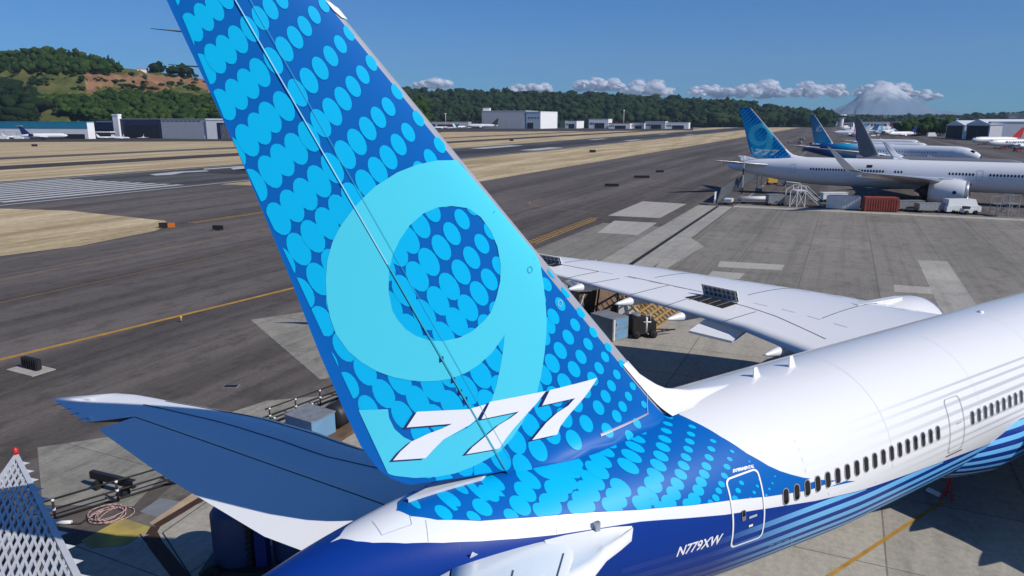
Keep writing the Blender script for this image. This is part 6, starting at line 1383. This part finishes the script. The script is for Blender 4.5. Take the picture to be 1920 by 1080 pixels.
rail((500, 800), (650, 743), 'black pipe railing beyond the tailplane, left of the fin', n=4)
rail((505, 812), (660, 752), 'second black railing just nearer, beyond the tailplane', h=.8, n=3, double=False)
A = gz(172, 914); B = gz(252, 934); d = B-A; t = thing('steel_beam', 'dark steel channel beam lying across the railing', 'beam', (A[0], A[1], .35), math.atan2(d[1], d[0])); Ln = float(np.linalg.norm(d)); k = MB()
k.box((Ln/2, 0, .3), (Ln, .05, .34), BLK); k.box((Ln/2, .1, .47), (Ln, .2, .04), PDARK); k.box((Ln/2, .1, .13), (Ln, .2, .04), PDARK); k.build('web', t)
for x in (.5, Ln-.5): k = MB(); k.box((x, 0, -.1), (.1, .4, .5), BLK); k.build('trestle', t)
P = gz(207, 968); t = thing('coiled_hose', 'loose coil of pale pink hose on the dark pavement', 'hose', (P[0], P[1], 0)); HOSE = mat('pink_hose', (.50, .33, .31), .6); k = MB(); rr = np.random.default_rng(2); pts = []
for i in range(110): a = i*.34; r = .62+.16*math.sin(i*.21)+.06*math.sin(i*.9); pts.append((r*1.0*math.cos(a)+.12*math.sin(i*.05), r*math.sin(a)+.15*math.cos(i*.07), .03+.0012*i))
k.path(pts, .022, HOSE, 5); k.build('hose', t)
t = thing('cable', 'black cable with a white sleeve running to the white lattice', 'cable', tuple(gz(105, 985))); k = MB(); O_ = gz(105, 985); cps = [gz(*p)-O_ for p in [(60, 986), (100, 984), (150, 984), (165, 975), (185, 965), (200, 955)]]; k.path([(p[0], p[1], .05) for p in cps], .045, BLK, 6); k.build('cord', t)
k = MB(); a_, b_ = gz(106, 984)-O_, gz(135, 983)-O_; k.tube((a_[0], a_[1], .1), (b_[0], b_[1], .1), .09, WSTEEL, n=8); k.build('sleeve', t)
# blue tank trailer under the tail
P = gz(436, 1076); t = thing('tank_trailer', 'dark blue upright tanks with a bright blue post under the tail', 'tank', (P[0], P[1], 0), hb)
for i, (x, y, r, h) in enumerate([(0, 0.6, .85, 2.6), (2.15, .9, .8, 2.35)]):
    k = MB(); k.lathe([(.3, r*.9), (.45, r), (h-.25, r), (h-.08, r*.86), (h, r*.4), (h+.01, .02)], TANKB, 'z', (x, y, 0), 26); k.build('tank', t)
k = MB(); k.box((1.15, .25, 1.5), (.42, .5, 3.0), BLUEP); k.build('cabinet', t)
k = MB(); k.box((.72, .1, 1.45), (.10, .16, 2.7), BLK)
for i in range(11): k.box((.72, .02, .3+.24*i), (.2, .07, .07), PDARK)
k.build('hose_chain', t)
k = MB(); k.box((1.1, .5, .2), (4.4, 1.8, .25), PDARK); k.build('chassis', t)
k = MB(); k.tube((.55, .2, 3.0), (.95, .2, 3.12), .05, BLK, n=6); k.tube((.75, .2, 2.85), (.75, .2, 3.15), .04, BLK, n=6); k.build('valve', t)
for x in (-.6, 2.8):
    for y in (-.4, 1.4): k = MB(); k.lathe([(-.1, .05), (-.1, .3), (.1, .3), (.1, .05)], RUB, 'y', (x, y, .3), 12); k.build('wheel', t)
# grey box and dark plinth left of the fin foot
t = root('equipment_box', 'pale grey box with a blue side left of the fin foot', 'box', (604, 822), math.atan2(gz(640, 800)[1]-gz(600, 820)[1], gz(640, 800)[0]-gz(600, 820)[0])); k = MB(); k.box((-.2, .6, .7), (1.7, 2.0, 1.4), SKYB); k.build('body', t); k = MB(); k.box((-.2, .6, 1.43), (1.8, 2.1, .06), GALV); k.build('lid', t)
t = root('rubber_bumper', 'dark rounded unit on a brown pallet beside the fin edge', 'unit', (652, 800), RANG); k = MB(); k.lathe([(-1.1, .05), (-1.1, .55), (-.9, .7), (.9, .7), (1.1, .55), (1.1, .05)], PDARK, 'x', (0, .2, .95), 14); k.build('housing', t); k = MB(); k.box((-.4, 0, .12), (3.4, 1.8, .24), BRN); k.build('pallet', t)
# white lattice boom with a red tip lamp (lower left corner)
Ap = CAM+ray(30, 856)*1.0; 
def on_z(px, py, z): return gz(px, py, z)
apex = on_z(31, 856, 2.25); R1 = on_z(95, 935, 2.85); Rb = on_z(150, 1092, 3.85); Lb = on_z(-150, 1120, 3.6)
t = thing('lattice_boom', 'white steel lattice boom with a red lamp at its tip, lower left corner', 'boom', (apex[0], apex[1], 0)); o_ = np.array([apex[0], apex[1], 0])
a0 = Vector(apex-o_); rb = Vector(Rb-o_); lb = Vector(Lb-o_); dn = Vector((0, 0, -.75))
rb = a0+(rb-a0)*1.25; lb = a0+(lb-a0)*1.25
def lattice(a0, rb, lb, w_, m, n=26):
    k = MB(); k.bar(a0, rb, w_*2.2, m); k.bar(a0, lb, w_*2.2, m)
    for i in range(1, n+1):
        f = i/n; p = a0.lerp(rb, f); q = a0.lerp(lb, f)
        e = lb-a0; k.bar(p, rb.lerp(lb, 0)+(p-rb)*0+e*(1-f)*.98 if False else p+e*(1-f), w_, m)
        e2 = rb-a0; k.bar(q, q+e2*(1-f), w_*.8, m)
    return k
k = lattice(a0, rb, lb, .085, WSTEEL, 22); k.build('upper_lattice', t)
k = lattice(a0+dn, rb+dn, lb+dn, .06, GREYP, 14); k.build('lower_lattice', t)
for i in range(1, 15):
    k = MB(); p = a0.lerp(rb, i/14); k.raw([p+Vector((-.0, .28, .02)), p+Vector((.36, -.06, -.02)), p+Vector((0, -.28, .02))], [(0, 1, 2)], WSTEEL); k.bar(p+Vector((.01, 0, 0)), p+dn, .05, WSTEEL); k.build('edge_plate', t)
k = MB(); k.tube(a0, a0+Vector((0, 0, .25)), .07, RED, n=10); k.lathe([(.2, .13), (.38, .12), (.46, .02)], RED, 'z', tuple(a0), 12); k.build('tip_lamp', t)
for f in (.55, .98):
    k = MB(); p = a0.lerp(rb, f).lerp(a0.lerp(lb, f), .5); k.bar((p.x, p.y, 0), (p.x, p.y, p.z), .2, WSTEEL); k.build('support', t)
